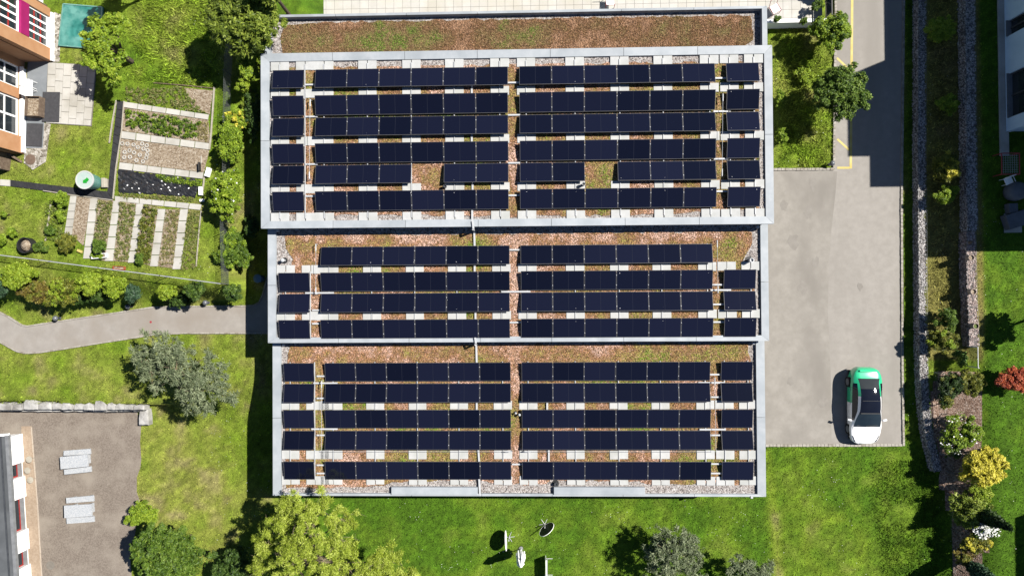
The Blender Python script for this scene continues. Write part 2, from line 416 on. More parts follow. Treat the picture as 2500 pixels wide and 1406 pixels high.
# ------------------------------------------------------------------ road, path, court
ROAD = [(2043, -60), (2037, 413), (1700, 416), (1700, 1086), (2203, 1086), (2199, 500), (2207, -60)]
road = sheet_px('road', ROAD, 0.03, M_ASPH)
M_ASPHP = mat('asphalt_patch', L(178, 172, 163), L(195, 189, 180), 1.6, .93, detail=11, bump=.15, bscale=30, c3=L(168, 162, 154), scale3=.5, st3=(1, .5))
sheet_px('asphalt_patch', [(1720, 419), (2044, 419), (2040, 470), (2030, 560), (2024, 640), (2021, 760), (2028, 900), (2030, 1083), (1720, 1083)], 0.035, M_ASPHP, nog=False)
rs0 = random.Random(8)
for px, py, r in ((1985, 448, .35), (1975, 520, .3), (1935, 590, .4), (1990, 640, .28), (1915, 500, .25), (2100, 700, .2), (1960, 700, .3), (2010, 980, .3), (1930, 930, .22)):
    c0 = V(px, py, .039); pts = [(c0.x + math.cos(a_ * .524) * r * rs0.uniform(.5, 1.2), c0.y + math.sin(a_ * .524) * r * rs0.uniform(.7, 1.8), .039) for a_ in range(12)]
    MB().sheet([Vector(p_) for p_ in pts]).build('oil_stain', mat('oil_stain', L(168, 162, 154), L(180, 174, 166), 3, .9), kind='structure')
def kerb_row(name, pts, z, wid, m, step=0.22, h=0.05, gap=.02, label=None):
    """a line of small setts along a polyline of world points"""
    mb = MB()
    for a, b in zip(pts, pts[1:]):
        a = Vector((a[0], a[1], 0)); b = Vector((b[0], b[1], 0)); d = b - a; n = max(1, int(d.length / step)); ang = math.atan2(d.y, d.x)
        for i in range(n):
            c = a + d * ((i + .5) / n)
            mb.box((c.x, c.y, z + random.uniform(-.008, .008)), (d.length / n - gap, wid * random.uniform(.85, 1.05), h * 2), ang + random.uniform(-.03, .03))
        NOGRASS.append([(a + Vector((-d.y, d.x, 0)).normalized() * s * wid * .5 + d * t)[:2] for s, t in ((-1, 0), (1, 0), (1, 1), (-1, 1))])
    return mb.build(name, m, kind='structure')
M_SETT = mat('kerb_sett', L(196, 188, 176), L(222, 216, 206), 7, .9, c3=L(170, 160, 146), scale3=2.5)
kerb_row('kerb', [V(2041, -60, 0.06), V(2038, 200, .06), V(2036, 412, .06)], 0.05, .14, M_SETT)
kerb_row('kerb', [V(2036, 413, 0.06), V(1880, 414, .06)], 0.05, .14, M_SETT)
kerb_row('kerb', [V(1860, 1087, 0.06), V(2203, 1086, .06)], 0.03, .16, M_SETT)
kerb_row('kerb', [V(2207, -60, 0.06), V(2201, 500, .06), V(2203, 900, .06), V(2206, 1088, .06)], 0.05, .13, M_SETT)
def paint(pts, wpx):
    mb = MB()
    for (x0, y0), (x1, y1) in pts:
        a, b = V(x0, y0, .036), V(x1, y1, .036); d = (b - a).normalized(); n = Vector((-d.y, d.x, 0)) * wpx / 2
        mb.sheet([a - n, b - n, b + n, a + n])
    return mb
ym = paint([((2081, -60), (2077, 412))], .15).build('road_marking', M_YELLOW, kind='structure')
for s in [((2044, 410), (2074, 410)), ((2043, 142), (2076, 173)), ((2044, 340), (2074, 367)), ((2048, 50), (2077, 73))]:
    paint([s], .13).build('road_marking', M_YELLOW, kind='structure')
# garden path
PATHP = [(-120, 700), (0, 762), (20, 772), (55, 794), (68, 796), (100, 791), (375, 750), (430, 748), (600, 747), (622, 745), (634, 737), (641, 722), (650, 690), (665, 640), (720, 640), (720, 813), (600, 813), (450, 813), (380, 816), (240, 838), (100, 860), (62, 862), (40, 856), (0, 834), (-120, 775)]
sheet_px('path', PATHP, PATH_Z + .03, M_ASPH2)
kp = [V(x, y, PATH_Z) for x, y in PATHP]
kerb_row('kerb', kp[:14], PATH_Z + .03, .09, M_SETT, .3)
kerb_row('kerb', kp[15:], PATH_Z + .03, .09, M_SETT, .3)
# paved court with picnic tables
COURT = [(-60, 1003), (335, 1004), (345, 1035), (342, 1080), (345, 1120), (343, 1140), (334, 1165), (334, 1200), (341, 1222), (330, 1300), (318, 1360), (325, 1450), (-60, 1450)]
sheet_px('court', COURT, 0.03, M_COURT)
kb = MB(); 
st = [V(x, y, .04) for x, y in ((52, 1040), (78, 1040), (92, 1230), (105, 1450), (60, 1450))]
kb.sheet(st); kb.build('brick_strip', M_BRICKP, kind='structure')
kerb_row('kerb', [V(77, 1042, .03), V(92, 1230, .03), V(105, 1450, .03)], .04, .07, mat('pale_edge', L(222, 204, 184), L(232, 216, 198), 5, .9), .5, .02)
for px, py, r, m in ((123, 1379, .27, mat('concrete_cover', L(150, 142, 132), L(164, 156, 146), 6, .9)),):
    c = V(px, py, .03); MB().lathe(c, [(r, 0), (r, .008), (r * .86, .012)], 24).build('manhole_cover', m, label='round concrete manhole cover in the brown court', cat='manhole')
c = V(368, 786, PATH_Z + .03); MB().lathe(c, [(.07, 0), (.07, .006)], 14).build('survey_marker', M_REDF, label='tiny round red marker set in the curved path', cat='marker')

# terrace of pale tiles behind the building
TZ = 0.9
tA = V(712, -80, TZ); tB = V(2005, -80, TZ)
ty0 = V(1900, 47, TZ).y; ty1 = 21.0
terr = MB().prism([(tA.x, 16.2), (13.3, 16.2), (13.3, ty0), (V(2008, 47, TZ).x, ty0), (tB.x, ty1), (tA.x, ty1)], -.2, TZ).build('terrace', M_CONC, kind='structure')
NOGRASS.append([(tA.x - .2, 13), (13.3, 13), (13.3, ty0), (18.6, ty0), (18.6, 22), (tA.x - .2, 22)])
TS = .52
tile_me = MB().box((0, 0, .012), (TS - .014, TS - .014, .024)).mesh('tile', M_TILE)
for i in range(int((tB.x - tA.x) / TS)):
    for j in range(9):
        x = tA.x + .3 + i * TS; y = ty0 + .28 + j * TS
        if y > 19.2: continue
        if x < 13.6 and y < 16.6: continue
        place(tile_me, 'tile', terr, Vector((x, y, TZ + .001)) - wpos(terr))
pw = MB(); pw.box(((13.2 + V(2008, 47, TZ).x) / 2 + .3, ty0 - .12, .42), (V(2008, 47, TZ).x - 13.2 + .5, .22, 1.0))
pw.build('terrace_wall', M_WHITEWALL, label='low white wall closing the tiled terrace beside the verge', cat='wall')
# glass balustrade at the terrace's road side
t = thing('balustrade', 'dark framed balustrade on the roadside edge of the tiled terrace', 'railing', (V(2014, 20, TZ).x, 17.6, TZ))
bx = V(2014, 20, TZ).x
MB().box((bx, 17.9, TZ + .95), (.06, 3.2, .05)).build('handrail', M_BLACKM, t)
for k in range(4): MB().box((bx, 16.5 + k * .95, TZ + .47), (.05, .05, .94)).build('post', M_BLACKM, t)
for k in range(3): MB().box((bx, 16.98 + k * .95, TZ + .46), (.015, .86, .8)).build('pane', M_GLASSD, t)

# ------------------------------------------------------------------ the stepped building with four roofs
BX0, BX1 = -14.66, 12.92
TIERS = dict(O=dict(x0=-14.86, x1=13.03, y0=13.2, y1=15.86, z=4.3, deck=3.9, cop=(.27, .27, .13, 0)),
             A=dict(x0=-14.70, x1=12.93, y0=3.78, y1=13.33, z=5.3, deck=5.16, cop=(.46, .42, .44, .40)),
             B=dict(x0=-14.64, x1=12.88, y0=-2.49, y1=3.9, z=4.5, deck=4.32, cop=(.44, .40, 0, .30)),
             C=dict(x0=-14.65, x1=12.86, y0=-11.12, y1=-2.4, z=3.8, deck=3.62, cop=(.46, .46, 0, .13)))
fac = thing('stepped_building', 'long flat-roofed building stepping down in four planted roofs with solar panels', 'building', (-.9, 2.4, 0))
NOGRASS.append([(-14.6, -11.0), (12.8, -11.0), (12.8, 15.8), (-14.6, 15.8)])
M_SEDUMG = gravel_mat('sedum_ground', [L(100, 74, 50), L(146, 114, 80), L(180, 142, 108), L(214, 178, 146)], 13)
ROOFS = {}
def in_walls(k): return TIERS[k]
for k, T in TIERS.items():
    ins = .14; top = T['deck'] - .05
    MB().box(((T['x0'] + T['x1']) / 2, (T['y0'] + T['y1']) / 2, (top - .4) / 2), (T['x1'] - T['x0'] - 2 * ins - (.02 if k in 'BC' else 0), T['y1'] - T['y0'] - 2 * ins + (.5 if k in 'O' else 0), top + .4)).build('wall', M_WALL, fac)
    ext = .2 if k in 'BC' else -.2
    mb = MB(); mb.prism([(T['x0'] + .2, T['y0'] + .09), (T['x1'] - .2, T['y0'] + .09), (T['x1'] - .2, T['y1'] + (-.09 if k in 'OA' else 0)), (T['x0'] + .2, T['y1'] + (-.09 if k in 'OA' else 0))], T['deck'] - .045, T['deck'])
    ROOFS[k] = mb.build('roof', M_GRAVEL, fac, label={'O': 'narrow planted roof at the top without panels', 'A': 'widest gravel roof with six panel rows', 'B': 'middle gravel roof with four panel rows', 'C': 'lowest gravel roof with five panel rows'}[k])
    # upstand and mitred coping panels
    wl, wr, wt, wb = T['cop']; x0, x1, y0, y1, z = T['x0'], T['x1'], T['y0'], T['y1'], T['z']
    xi0, xi1, yi0, yi1 = x0 + wl, x1 - wr, y0 + wb, y1 - wt
    sides = []
    if wl: sides.append(((x0, y0, x0, y1), (xi0, yi0, xi0, yi1)))
    if wr: sides.append(((x1, y0, x1, y1), (xi1, yi0, xi1, yi1)))
    if wt: sides.append(((x0, y1, x1, y1), (xi0, yi1, xi1, yi1)))
    if wb: sides.append(((x0, y0, x1, y0), (xi0, yi0, xi1, yi0)))
    for so, si in sides:
        o0, o1 = Vector(so[:2]), Vector(so[2:]); i0, i1 = Vector(si[:2]), Vector(si[2:])
        n = max(1, round((o1 - o0).length / 3.9))
        for q in range(n):
            a, b = q / n, (q + 1) / n; e = .005 / max((o1 - o0).length, 1) * 2
            a2, b2 = a + e, b - e
            pa, pb = o0.lerp(o1, a2), o0.lerp(o1, b2)
            # inner points straight across except at the mitres
            def inner(tv, end):
                if end == 0 and a == 0: return i0
                if end == 1 and b == 1: return i1
                p = o0.lerp(o1, tv)
                return Vector((i0.x, p.y)) if abs(o0.x - o1.x) < 1e-6 else Vector((p.x, i0.y))
            ia, ib = inner(a2, 0), inner(b2, 1)
            poly = [pa, pb, ib, ia]
            ar = sum(poly[u].x * poly[(u + 1) % 4].y - poly[(u + 1) % 4].x * poly[u].y for u in range(4))
            if ar < 0: poly = [ia, ib, pb, pa]; zt = [z - .018, z - .018, z, z]
            else: zt = [z, z, z - .018, z - .018]
            vv = [(p.x, p.y, T['deck'] - .1) for p in poly] + [(p.x, p.y, h) for p, h in zip(poly, zt)]
            MB().add(vv, [(3, 2, 1, 0), (4, 5, 6, 7)] + [(u, (u + 1) % 4, (u + 1) % 4 + 4, u + 4) for u in range(4)]).build('coping_panel', M_COPING, ROOFS[k])

# sedum mats: irregular outline, a few cm thick
SEDUM = {}
def sedum_mat(k, pts, jit=.07):
    T = TIERS[k]; z = T['deck']; out = []
    for i in range(len(pts)):
        a, b = Vector(pts[i]), Vector(pts[(i + 1) % len(pts)]); n = max(1, int((b - a).length / .35))
        for q in range(n):
            p = a.lerp(b, q / n); out.append((p.x + random.uniform(-jit, jit), p.y + random.uniform(-jit, jit)))
    # ring inside so that the mat has a sloped rim
    cx = sum(p[0] for p in out) / len(out); cy = sum(p[1] for p in out) / len(out); m = len(out)
    mb = MB(); mb.add([(p[0], p[1], z - .02) for p in out] + [(p[0], p[1], z + .03) for p in out], [tuple(range(m, 2 * m))] + [(i, (i + 1) % m, (i + 1) % m + m, i + m) for i in range(m)])
    o = mb.build('sedum_mat', M_SEDUMG, ROOFS[k]); SEDUM.setdefault(k, []).append(out); return o
def PX(k, pts): 
    z = TIERS[k]['deck'] + .03
    return [tuple(V(x, y, z)[:2]) for x, y in pts]
sedum_mat('O', PX('O', [(690, 72), (700, 60), (760, 56), (1200, 48), (1830, 38), (1838, 50), (1838, 100), (1815, 112), (1750, 118), (690, 132), (684, 105)]))
sedum_mat('A', PX('A', [(682, 166), (1852, 150), (1853, 510), (1600, 524), (1250, 528), (900, 524), (682, 524)]))
sedum_mat('B', PX('B', [(695, 575), (1836, 566), (1835, 600), (1822, 618), (1812, 640), (1842, 662), (1842, 800), (1760, 826), (690, 830), (692, 668), (712, 650), (716, 630), (700, 605)]))
sedum_mat('C', PX('C', [(706, 845), (1826, 838), (1832, 880), (1832, 1182), (1580, 1180), (1560, 1172), (1350, 1172), (1330, 1182), (1200, 1180), (1180, 1172), (960, 1175), (940, 1186), (700, 1192), (694, 1000), (702, 880)]))

# sedum plants: tiny tufts, counted as one planting
def tufts(polys, z, n, rng, cols, hmax=.05, rad=.034):
    a = np.array([p for poly in polys for p in poly]); x0, y0 = a.min(0); x1, y1 = a.max(0)
    x = rng.uniform(x0, x1, n); y = rng.uniform(y0, y1, n); keep = np.zeros(n, bool)
    for p in polys: keep |= inside(x, y, p)
    x, y = x[keep], y[keep]; n = len(x)
    t = (fbm(x, y, .42, 41) - .5) * 1.7 + (fbm(x, y, 2.2, 44) - .5) * .9 + rng.normal(0, .1, n) + .5 - .34 * np.exp(-((x + .88) / .45) ** 2) * (y < 13.3)
    # edges of a mat dry out and turn red
    ed = np.full(n, 9.0)
    for p in polys:
        q = np.array(p)
        for i in range(0, len(q)):
            ed = np.minimum(ed, np.hypot(x - q[i, 0], y - q[i, 1]))
    t = t - np.clip(.55 - ed, 0, .4) * .45
    C = np.array(cols); t = np.clip(t, 0, .999) * (len(C) - 1); i0 = t.astype(int); fr = (t - i0)[:, None]
    c = C[i0] * (1 - fr) + C[np.minimum(i0 + 1, len(C) - 1)] * fr
    c = c * rng.uniform(.35, 1.9, n)[:, None]
    ang = rng.uniform(0, 2 * np.pi, n); r = rad * rng.uniform(.5, 1.3, n); h = hmax * rng.uniform(.2, 1, n)
    vs = np.zeros((n, 3, 3))
    for k in range(3):
        aa = ang + k * 2.094
        vs[:, k, 0] = x + np.cos(aa) * r; vs[:, k, 1] = y + np.sin(aa) * r; vs[:, k, 2] = z + h * rng.uniform(0, 1.2, n)
    return vs.reshape(-1, 3), np.arange(n * 3).reshape(-1, 3), np.repeat(c, 3, 0)
M_TUFT = col_mat('sedum_plants', .9, trans=.1)
SED_COLS = [L(236, 198, 180, 1.2), L(212, 166, 140, 1.15), L(180, 132, 96, 1.2), L(172, 142, 92, 1.2), L(178, 158, 96, 1.2), L(164, 160, 82, 1.2), L(126, 156, 52, 1.2)]
SED_BR = [L(186, 146, 116, 1.1), L(156, 118, 88, 1.1), L(140, 108, 76, 1.1), L(142, 116, 80, 1.1), L(148, 126, 86, 1.1), L(144, 134, 82, 1.1), L(120, 140, 62, 1.1)]
for k, dens in (('O', 820), ('A', 480), ('B', 620), ('C', 620)):
    T = TIERS[k]; area = (T['x1'] - T['x0']) * (T['y1'] - T['y0'])
    vs, fs, c = tufts(SEDUM[k], T['deck'] + .025, int(area * dens), RNG, SED_BR if k == 'O' else SED_COLS)
    R = ROOFS[k]; wp = wpos(R)
    o = place(np_mesh('sedum_plants', vs - np.array(wp), fs, M_TUFT, col=c), 'sedum_plants', R); o['kind'] = 'stuff'
# loose pebbles on the gravel margins
def pebbles(x, y, z, rng, cols, smin=.02, smax=.055):
    n = len(x); base = np.array([[1, 0, 0], [0, 1, 0], [-1, 0, 0], [0, -1, 0], [0, 0, .8]]); r = rng.uniform(smin, smax, n)
    a = rng.uniform(0, 6.28, n); ca, sa = np.cos(a), np.sin(a); e = rng.uniform(.6, 1.0, n)
    vs = np.zeros((n, 5, 3))
    for k in range(5):
        bx_, by_, bz_ = base[k]
        vs[:, k, 0] = x + r * (ca * bx_ - sa * by_ * e); vs[:, k, 1] = y + r * (sa * bx_ + ca * by_ * e); vs[:, k, 2] = z + r * bz_
    f = np.array([[0, 1, 4], [1, 2, 4], [2, 3, 4], [3, 0, 4]]); fs = (np.arange(n)[:, None, None] * 5 + f[None]).reshape(-1, 3)
    C = np.array(cols)[rng.integers(0, len(cols), n)] * rng.uniform(.75, 1.15, n)[:, None]
    return vs.reshape(-1, 3), fs, np.repeat(C, 5, 0)
M_PEB = col_mat('pebbles', .85)
PEB_COLS = [L(232, 226, 222), L(206, 198, 194), L(178, 168, 164), L(216, 206, 200), L(120, 112, 110), L(190, 176, 168)]
for k in 'OABC':
    T = TIERS[k]; wl, wr, wt, wb = T['cop']; xa, xb, ya, yb = T['x0'] + wl + .05, T['x1'] - wr - .05, T['y0'] + wb + .05, T['y1'] - max(wt, .1) - .05
    n = int((xb - xa) * (yb - ya) * 330); x = RNG.uniform(xa, xb, n); y = RNG.uniform(ya, yb, n); keep = np.ones(n, bool)
    for p in SEDUM[k]: keep &= ~inside(x, y, p)
    vs, fs, c = pebbles(x[keep], y[keep], T['deck'], RNG, PEB_COLS)
    R = ROOFS[k]; o = place(np_mesh('pebbles', vs - np.array(wpos(R)), fs, M_PEB, col=c), 'pebbles', R); o['kind'] = 'stuff'

# wide cover boxes over the eaves of the lowest roof
for xa, xb in ((955, 1166), (1352, 1575)):
    p, q = V(xa, 1188, 3.86), V(xb, 1207, 3.86)
    MB().box(((p.x + q.x) / 2, (p.y + q.y) / 2 - .02, 3.74), (q.x - p.x, p.y - q.y, .24), bev=.015).build('eaves_cover', M_COPING, ROOFS['C'])
# small white outlet boxes in the roof corners
for k, px, py in (('B', 677, 563), ('B', 1850, 554), ('C', 692, 842), ('C', 1840, 838), ('C', 1835, 1213)):
    p = V(px, py, TIERS[k]['z']); MB().box((p.x, p.y, TIERS[k]['z'] - .1), (.13, .13, .3), bev=.01).build('outlet_box', M_ALU, ROOFS[k])

# ------------------------------------------------------------------ solar panels
PW, PD, PT = 1.722, 1.052, .034
M_PANEL = bpy.data.materials.new('solar_glass'); M_PANEL.use_nodes = True
t = M_PANEL.node_tree; N = t.nodes; K = t.links; b = N['Principled BSDF']
b.inputs['Roughness'].default_value = .11; b.inputs['Specular IOR Level'].default_value = .5
tc = N.new('ShaderNodeTexCoord'); sx = N.new('ShaderNodeSeparateXYZ'); K.new(tc.outputs['Object'], sx.inputs[0])
ab = N.new('ShaderNodeMath'); ab.operation = 'ABSOLUTE'; K.new(sx.outputs[0], ab.inputs[0])
lt = N.new('ShaderNodeMath'); lt.operation = 'LESS_THAN'; lt.inputs[1].default_value = .009; K.new(ab.outputs[0], lt.inputs[0])
oi = N.new('ShaderNodeObjectInfo')
rp = N.new('ShaderNodeValToRGB'); rp.color_ramp.elements[0].color = (.0020, .0024, .0070, 1); rp.color_ramp.elements[1].color = (.0052, .0060, .0155, 1)
K.new(oi.outputs['Random'], rp.inputs[0])
mx = N.new('ShaderNodeMix'); mx.data_type = 'RGBA'; K.new(lt.outputs[0], mx.inputs[0]); K.new(rp.outputs[0], mx.inputs[6]); mx.inputs[7].default_value = (.012, .013, .02, 1)
# dust specks
nz = N.new('ShaderNodeTexVoronoi'); nz.inputs['Scale'].default_value = 5; K.new(N.new('ShaderNodeNewGeometry').outputs['Position'], nz.inputs['Vector'])
l2 = N.new('ShaderNodeMath'); l2.operation = 'LESS_THAN'; l2.inputs[1].default_value = .055; K.new(nz.outputs['Distance'], l2.inputs[0])
m2 = N.new('ShaderNodeMix'); m2.data_type = 'RGBA'; K.new(l2.outputs[0], m2.inputs[0]); K.new(mx.outputs[2], m2.inputs[6]); m2.inputs[7].default_value = (.010, .012, .024, 1)
K.new(m2.outputs[2], b.inputs['Base Color'])
glass_me = MB().box((0, 0, -.004), (PW - .03, PD - .03, .006)).mesh('glass', M_PANEL)
fm = MB()
for sx_, sy_, dx, dy in ((0, 1, PW, .017), (0, -1, PW, .017), (1, 0, .017, PD - .034), (-1, 0, .017, PD - .034)):
    fm.box((sx_ * (PW / 2 - .0085), sy_ * (PD / 2 - .0085), -PT / 2), (dx, dy, PT))
frame_me = fm.mesh('frame', M_FRAMEBLK)
back_me = MB().box((0, 0, -.02), (PW - .036, PD - .036, .006)).mesh('backsheet', M_BLACKM)
clamp_me = MB().box((0, 0, 0), (.03, .05, .02)).mesh('clamp', M_ALU)
COLS_X = {'single_l': [-13.13], 'left': [-10.79 + 1.745 * i for i in range(6)], 'right': [.275 + 1.742 * i for i in range(6)], 'single_r': [11.30]}
ORD = ['first', 'second', 'third', 'fourth', 'fifth', 'sixth', 'seventh', 'eighth', 'ninth', 'tenth', 'eleventh', 'twelfth', 'thirteenth', 'fourteenth']
LH = {'A': (.24, .42), 'B': (.2, .37), 'C': (.18, .34)}
ROWS = {'A': [(166, 210.4, 'b'), (229, 278.5, 't'), (284, 328.7, 'b'), (346.6, 396, 't'), (400.7, 446, 'b'), (465, 512, 't')],
        'B': [(602, 645.5, 'b'), (664.7, 709, 't'), (716.4, 760.5, 'b'), (780.3, 824.7, 't')],
        'C': [(885.9, 929.5, 't'), (936, 982, 'b'), (999.4, 1045.6, 't'), (1050.3, 1098.4, 'b'), (1126.6, 1170.2, 't')]}
RNAME = {'A': 'widest six-row roof', 'B': 'middle four-row roof', 'C': 'lowest five-row roof'}
GRP = {'A': 'solar panels on the widest roof', 'B': 'solar panels on the middle roof', 'C': 'solar panels on the lowest roof'}
ROWY = {}
for k, rows in ROWS.items():
    dz = TIERS[k]['deck']; LOW, HIGH = LH[k]
    for r, (yt, yb, hi) in enumerate(rows):
        zt, zb = (HIGH, LOW) if hi == 't' else (LOW, HIGH)
        p, q = V(1050, yt, dz + zt), V(1050, yb, dz + zb)
        ym_ = (p.y + q.y) / 2; ang = math.asin((zt - zb) / PD)
        ROWY[(k, r)] = (p.y, q.y, zt, zb)
        xs = [x for key in ('single_l', 'left', 'right', 'single_r') for x in COLS_X[key]]
        gone = []
        if k == 'A' and r == 4: gone = [4, 9]
        if k == 'B' and r == 0: gone = [0, 13]
        n = 0
        for i, x in enumerate(xs):
            if i in gone: continue
            lab = f'black solar panel, {ORD[n]} from the left in the {ORD[r]} row of the {RNAME[k]}'; n += 1
            xo = x + (.0 if k == 'A' else (-.0 if k == 'B' else .0)) + random.uniform(-.004, .004)
            e = thing('solar_panel', lab, 'solar panel', (xo, ym_, dz + (zt + zb) / 2), 0, GRP[k])
            e.rotation_euler = (ang + random.uniform(-.006, .006), random.uniform(-.005, .005), random.uniform(-.001, .001))
            place(frame_me, 'frame', e); place(glass_me, 'glass', e); place(back_me, 'backsheet', e)
            for sy_ in (-.27, .27):
                if i not in (0, 6, 12, 13): place(clamp_me, 'clamp', e, (PW / 2 + .011, sy_, .004))

# ------------------------------------------------------------------ mounting racks: rails, posts and ballast slabs
SL = .5
RAILPX = {'single_l': [683.6, 745.4], 'left': [791.7, 897.4, 1004.2, 1108.9, 1219.6], 'right': [1284, 1402.9, 1512, 1617.5, 1731], 'single_r': [1779.7, 1839]}
RAILX = {key: [V(x, 160, 5.2).x for x in v] for key, v in RAILPX.items()}
SLABY = {'A': [V(1050, 157, 5.2).y, None, None, None, V(1050, 528, 5.2).y], 'B': [None, None], 'C': [None, None, V(1050, 1172, 3.68).y]}
RIDGE = {'A': [(0, 1), (2, 3), (4, 5)], 'B': [(0, 1), (2, 3)], 'C': [(1, 2), (3, 4)]}
slab_me = MB().box((0, 0, .025), (SL - .02, SL - .02, .05), bev=.006).mesh('ballast_slab', M_SLAB)
BN = {'single_l': 'far left column', 'left': 'left six-panel block', 'right': 'right six-panel block', 'single_r': 'far right column'}
for k in 'ABC':
    dz = TIERS[k]['deck'] + .034; LOW, HIGH = LH[k]
    ys = [(ROWY[(k, a)][1] + ROWY[(k, b_)][0]) / 2 for a, b_ in RIDGE[k]]
    if k == 'A': ys = [SLABY['A'][0]] + ys + [SLABY['A'][-1]]
    if k == 'C': ys = ys + [SLABY['C'][-1]]
    rows_y = [ROWY[(k, r)] for r in range(len(ROWS[k]))]
    for key, xs in RAILX.items():
        lastrow = len(ROWS[k]) - 1
        e = thing('mounting_rack', f'rack with ballast slabs under the {BN[key]} of the {RNAME[k]}', 'rack', (xs[0], ys[0], TIERS[k]['deck']), 0, 'panel racks')
        o0 = Vector(e.location)
        ytop = max(r[0] for r in rows_y) + .05; ybot = min(r[1] for r in rows_y) - .05
        if k == 'A': ytop += .3; ybot -= .35
        if key.startswith('single') and k == 'B': ytop = rows_y[1][0] + .1
        for x in xs:
            MB().box((x, (ytop + ybot) / 2, dz + .075), (.045, ytop - ybot, .04)).build('rail', M_ALU, e)
            for yy_ in ys:
                if yy_ > ytop + .3: continue
                for s in (-1, 1):
                    place(slab_me, 'ballast_slab', e, Vector((x + s * (SL / 2 + .012) + random.uniform(-.012, .012), yy_ + random.uniform(-.015, .015), dz)) - o0, (0, 0, random.uniform(-.012, .012)))
            for a, b_ in RIDGE[k]:
                yr = (ROWY[(k, a)][1] + ROWY[(k, b_)][0]) / 2
                if yr > ytop: continue
                for rr, off in ((a, .12), (b_, -.12)):
                    yq = (ROWY[(k, rr)][1] if rr == a else ROWY[(k, rr)][0]) + off
                    MB().box((x, yq, dz + .09 + (HIGH - .16) / 2), (.04, .04, HIGH - .14)).build('post', M_ALU, e)
        if key == 'single_l':
            # extra slab joining the single column to the block, as a walkway
            for yy_ in ys:
                if yy_ > ytop + .3: continue
                place(slab_me, 'ballast_slab', e, Vector((V(770, 160, 5.2).x, yy_, dz)) - o0)
        if key == 'single_r':
            for yy_ in ys:
                if yy_ > ytop + .3: continue
# bridging bars between blocks
def bar(k, x0, x1, py, w=.09, z=.14):
    a, b_ = V(x0, py, TIERS[k]['deck'] + z), V(x1, py, TIERS[k]['deck'] + z)
    return a, b_
BARS = {'A': [(745, 775, 207), (745, 775, 285), (745, 775, 401), (745, 775, 479), (1240, 1270, 202), (1240, 1270, 281), (1240, 1270, 398), (1240, 1270, 477), (1742, 1778, 191), (1742, 1778, 272), (1742, 1778, 388), (1742, 1778, 467)],
        'B': [(745, 815, 715), (762, 788, 757), (762, 788, 790), (1225, 1295, 712), (1244, 1272, 787), (1244, 1272, 610), (1735, 1785, 708), (1738, 1770, 695), (1738, 1770, 743), (1738, 1770, 786)],
        'C': [(765, 824, 935), (773, 800, 918), (773, 800, 972), (760, 824, 1047), (773, 800, 1062), (773, 800, 1135), (773, 800, 1155), (1250, 1275, 1133), (1705, 1770, 934), (1730, 1762, 914), (1730, 1762, 969), (1708, 1772, 1048), (1732, 1762, 1062), (1732, 1762, 1132), (1732, 1762, 1155)]}
for k, L_ in BARS.items():
    e = thing('cable_tray', f'white metal cable trays bridging the gaps between panel blocks on the {RNAME[k]}', 'cable tray', V(L_[0][0], L_[0][2], TIERS[k]['deck']))
    for x0, x1, py in L_:
        a, b_ = bar(k, x0, x1, py); c = (a + b_) / 2
        MB().box((c.x, c.y, TIERS[k]['deck'] + .12), (b_.x - a.x, .085, .05)).build('tray_section', M_ALU, e)
# long cable duct running down over all three roofs
e = thing('cable_duct', 'white cable duct running down across all three panel roofs near the middle', 'cable duct', V(1157, 520, 5.16))
def seg(px0, py0, px1, py1, z, name='duct_section', wd=.1, h=.09):
    a, b_ = V(px0, py0, z), V(px1, py1, z); d = b_ - a; c = (a + b_) / 2
    MB().box((c.x, c.y, z), (wd, d.length, h), math.atan2(d.y, d.x) - math.pi / 2).build(name, M_ALU, e)
for px0, py0, px1, py1, z in ((1152, 206, 1152, 229, 5.24), (1152, 328, 1152, 347, 5.24), (1154, 445, 1154, 466, 5.24), (1153, 512, 1153, 541, 5.26), (1154, 540, 1156, 559, 5.34), (1158, 566, 1159, 604, 4.42), (1159, 644, 1159, 667, 4.42), (1161, 760, 1161, 782, 4.42),
                              (1160, 824, 1162, 838, 4.55), (1163, 842, 1164, 887, 3.72), (1164, 980, 1164, 1001, 3.72), (1168, 1096, 1170, 1128, 3.72), (1170, 1168, 1172, 1209, 3.76), (1336, 980, 1336, 1001, 3.72), (1340, 1096, 1340, 1128, 3.72)): seg(px0, py0, px1, py1, z)
p = V(1156, 560, 5.0); MB().box((p.x, p.y - .03, 4.85), (.1, .08, .95)).build('duct_drop', M_ALU, e)
p = V(1162, 839, 4.2); MB().box((p.x, p.y - .04, 4.1), (.1, .08, .85)).build('duct_drop', M_ALU, e)
# lifelines
def lifeline(k, pts, label):
    z = TIERS[k]['deck'] + .35; P = [V(x, y, z) for x, y in pts]
    e = thing('lifeline', label, 'safety cable', (P[0].x, P[0].y, TIERS[k]['deck']), 0, 'roof safety cables')
    mb = MB(); mb.path(P, .009, 5); mb.build('cable', M_ALU, e)
    for p in (P[0], P[-1]):
        MB().tube((p.x, p.y, TIERS[k]['deck']), (p.x, p.y, z + .03), .022, .018, 8).build('anchor_post', M_ALU, e)
    d = (P[1] - P[0]).normalized(); MB().tube(P[0] + d * .02, P[0] + d * .38, .03, .03, 8).build('shock_absorber', M_ALU, e)
    d = (P[-2] - P[-1]).normalized(); MB().tube(P[-1] + d * .02, P[-1] + d * .38, .03, .03, 8).build('shock_absorber', M_ALU, e)
lifeline('A', [(757, 243), (755, 437)], 'thin vertical safety cable left of the left block on the widest roof')
lifeline('A', [(1765, 230), (1763, 430)], 'thin vertical safety cable right of the right block on the widest roof')
lifeline('B', [(771, 596), (771, 718)], 'thin vertical safety cable at the left gap of the middle roof')
lifeline('B', [(1751, 587), (1753, 715)], 'thin vertical safety cable at the right gap of the middle roof')
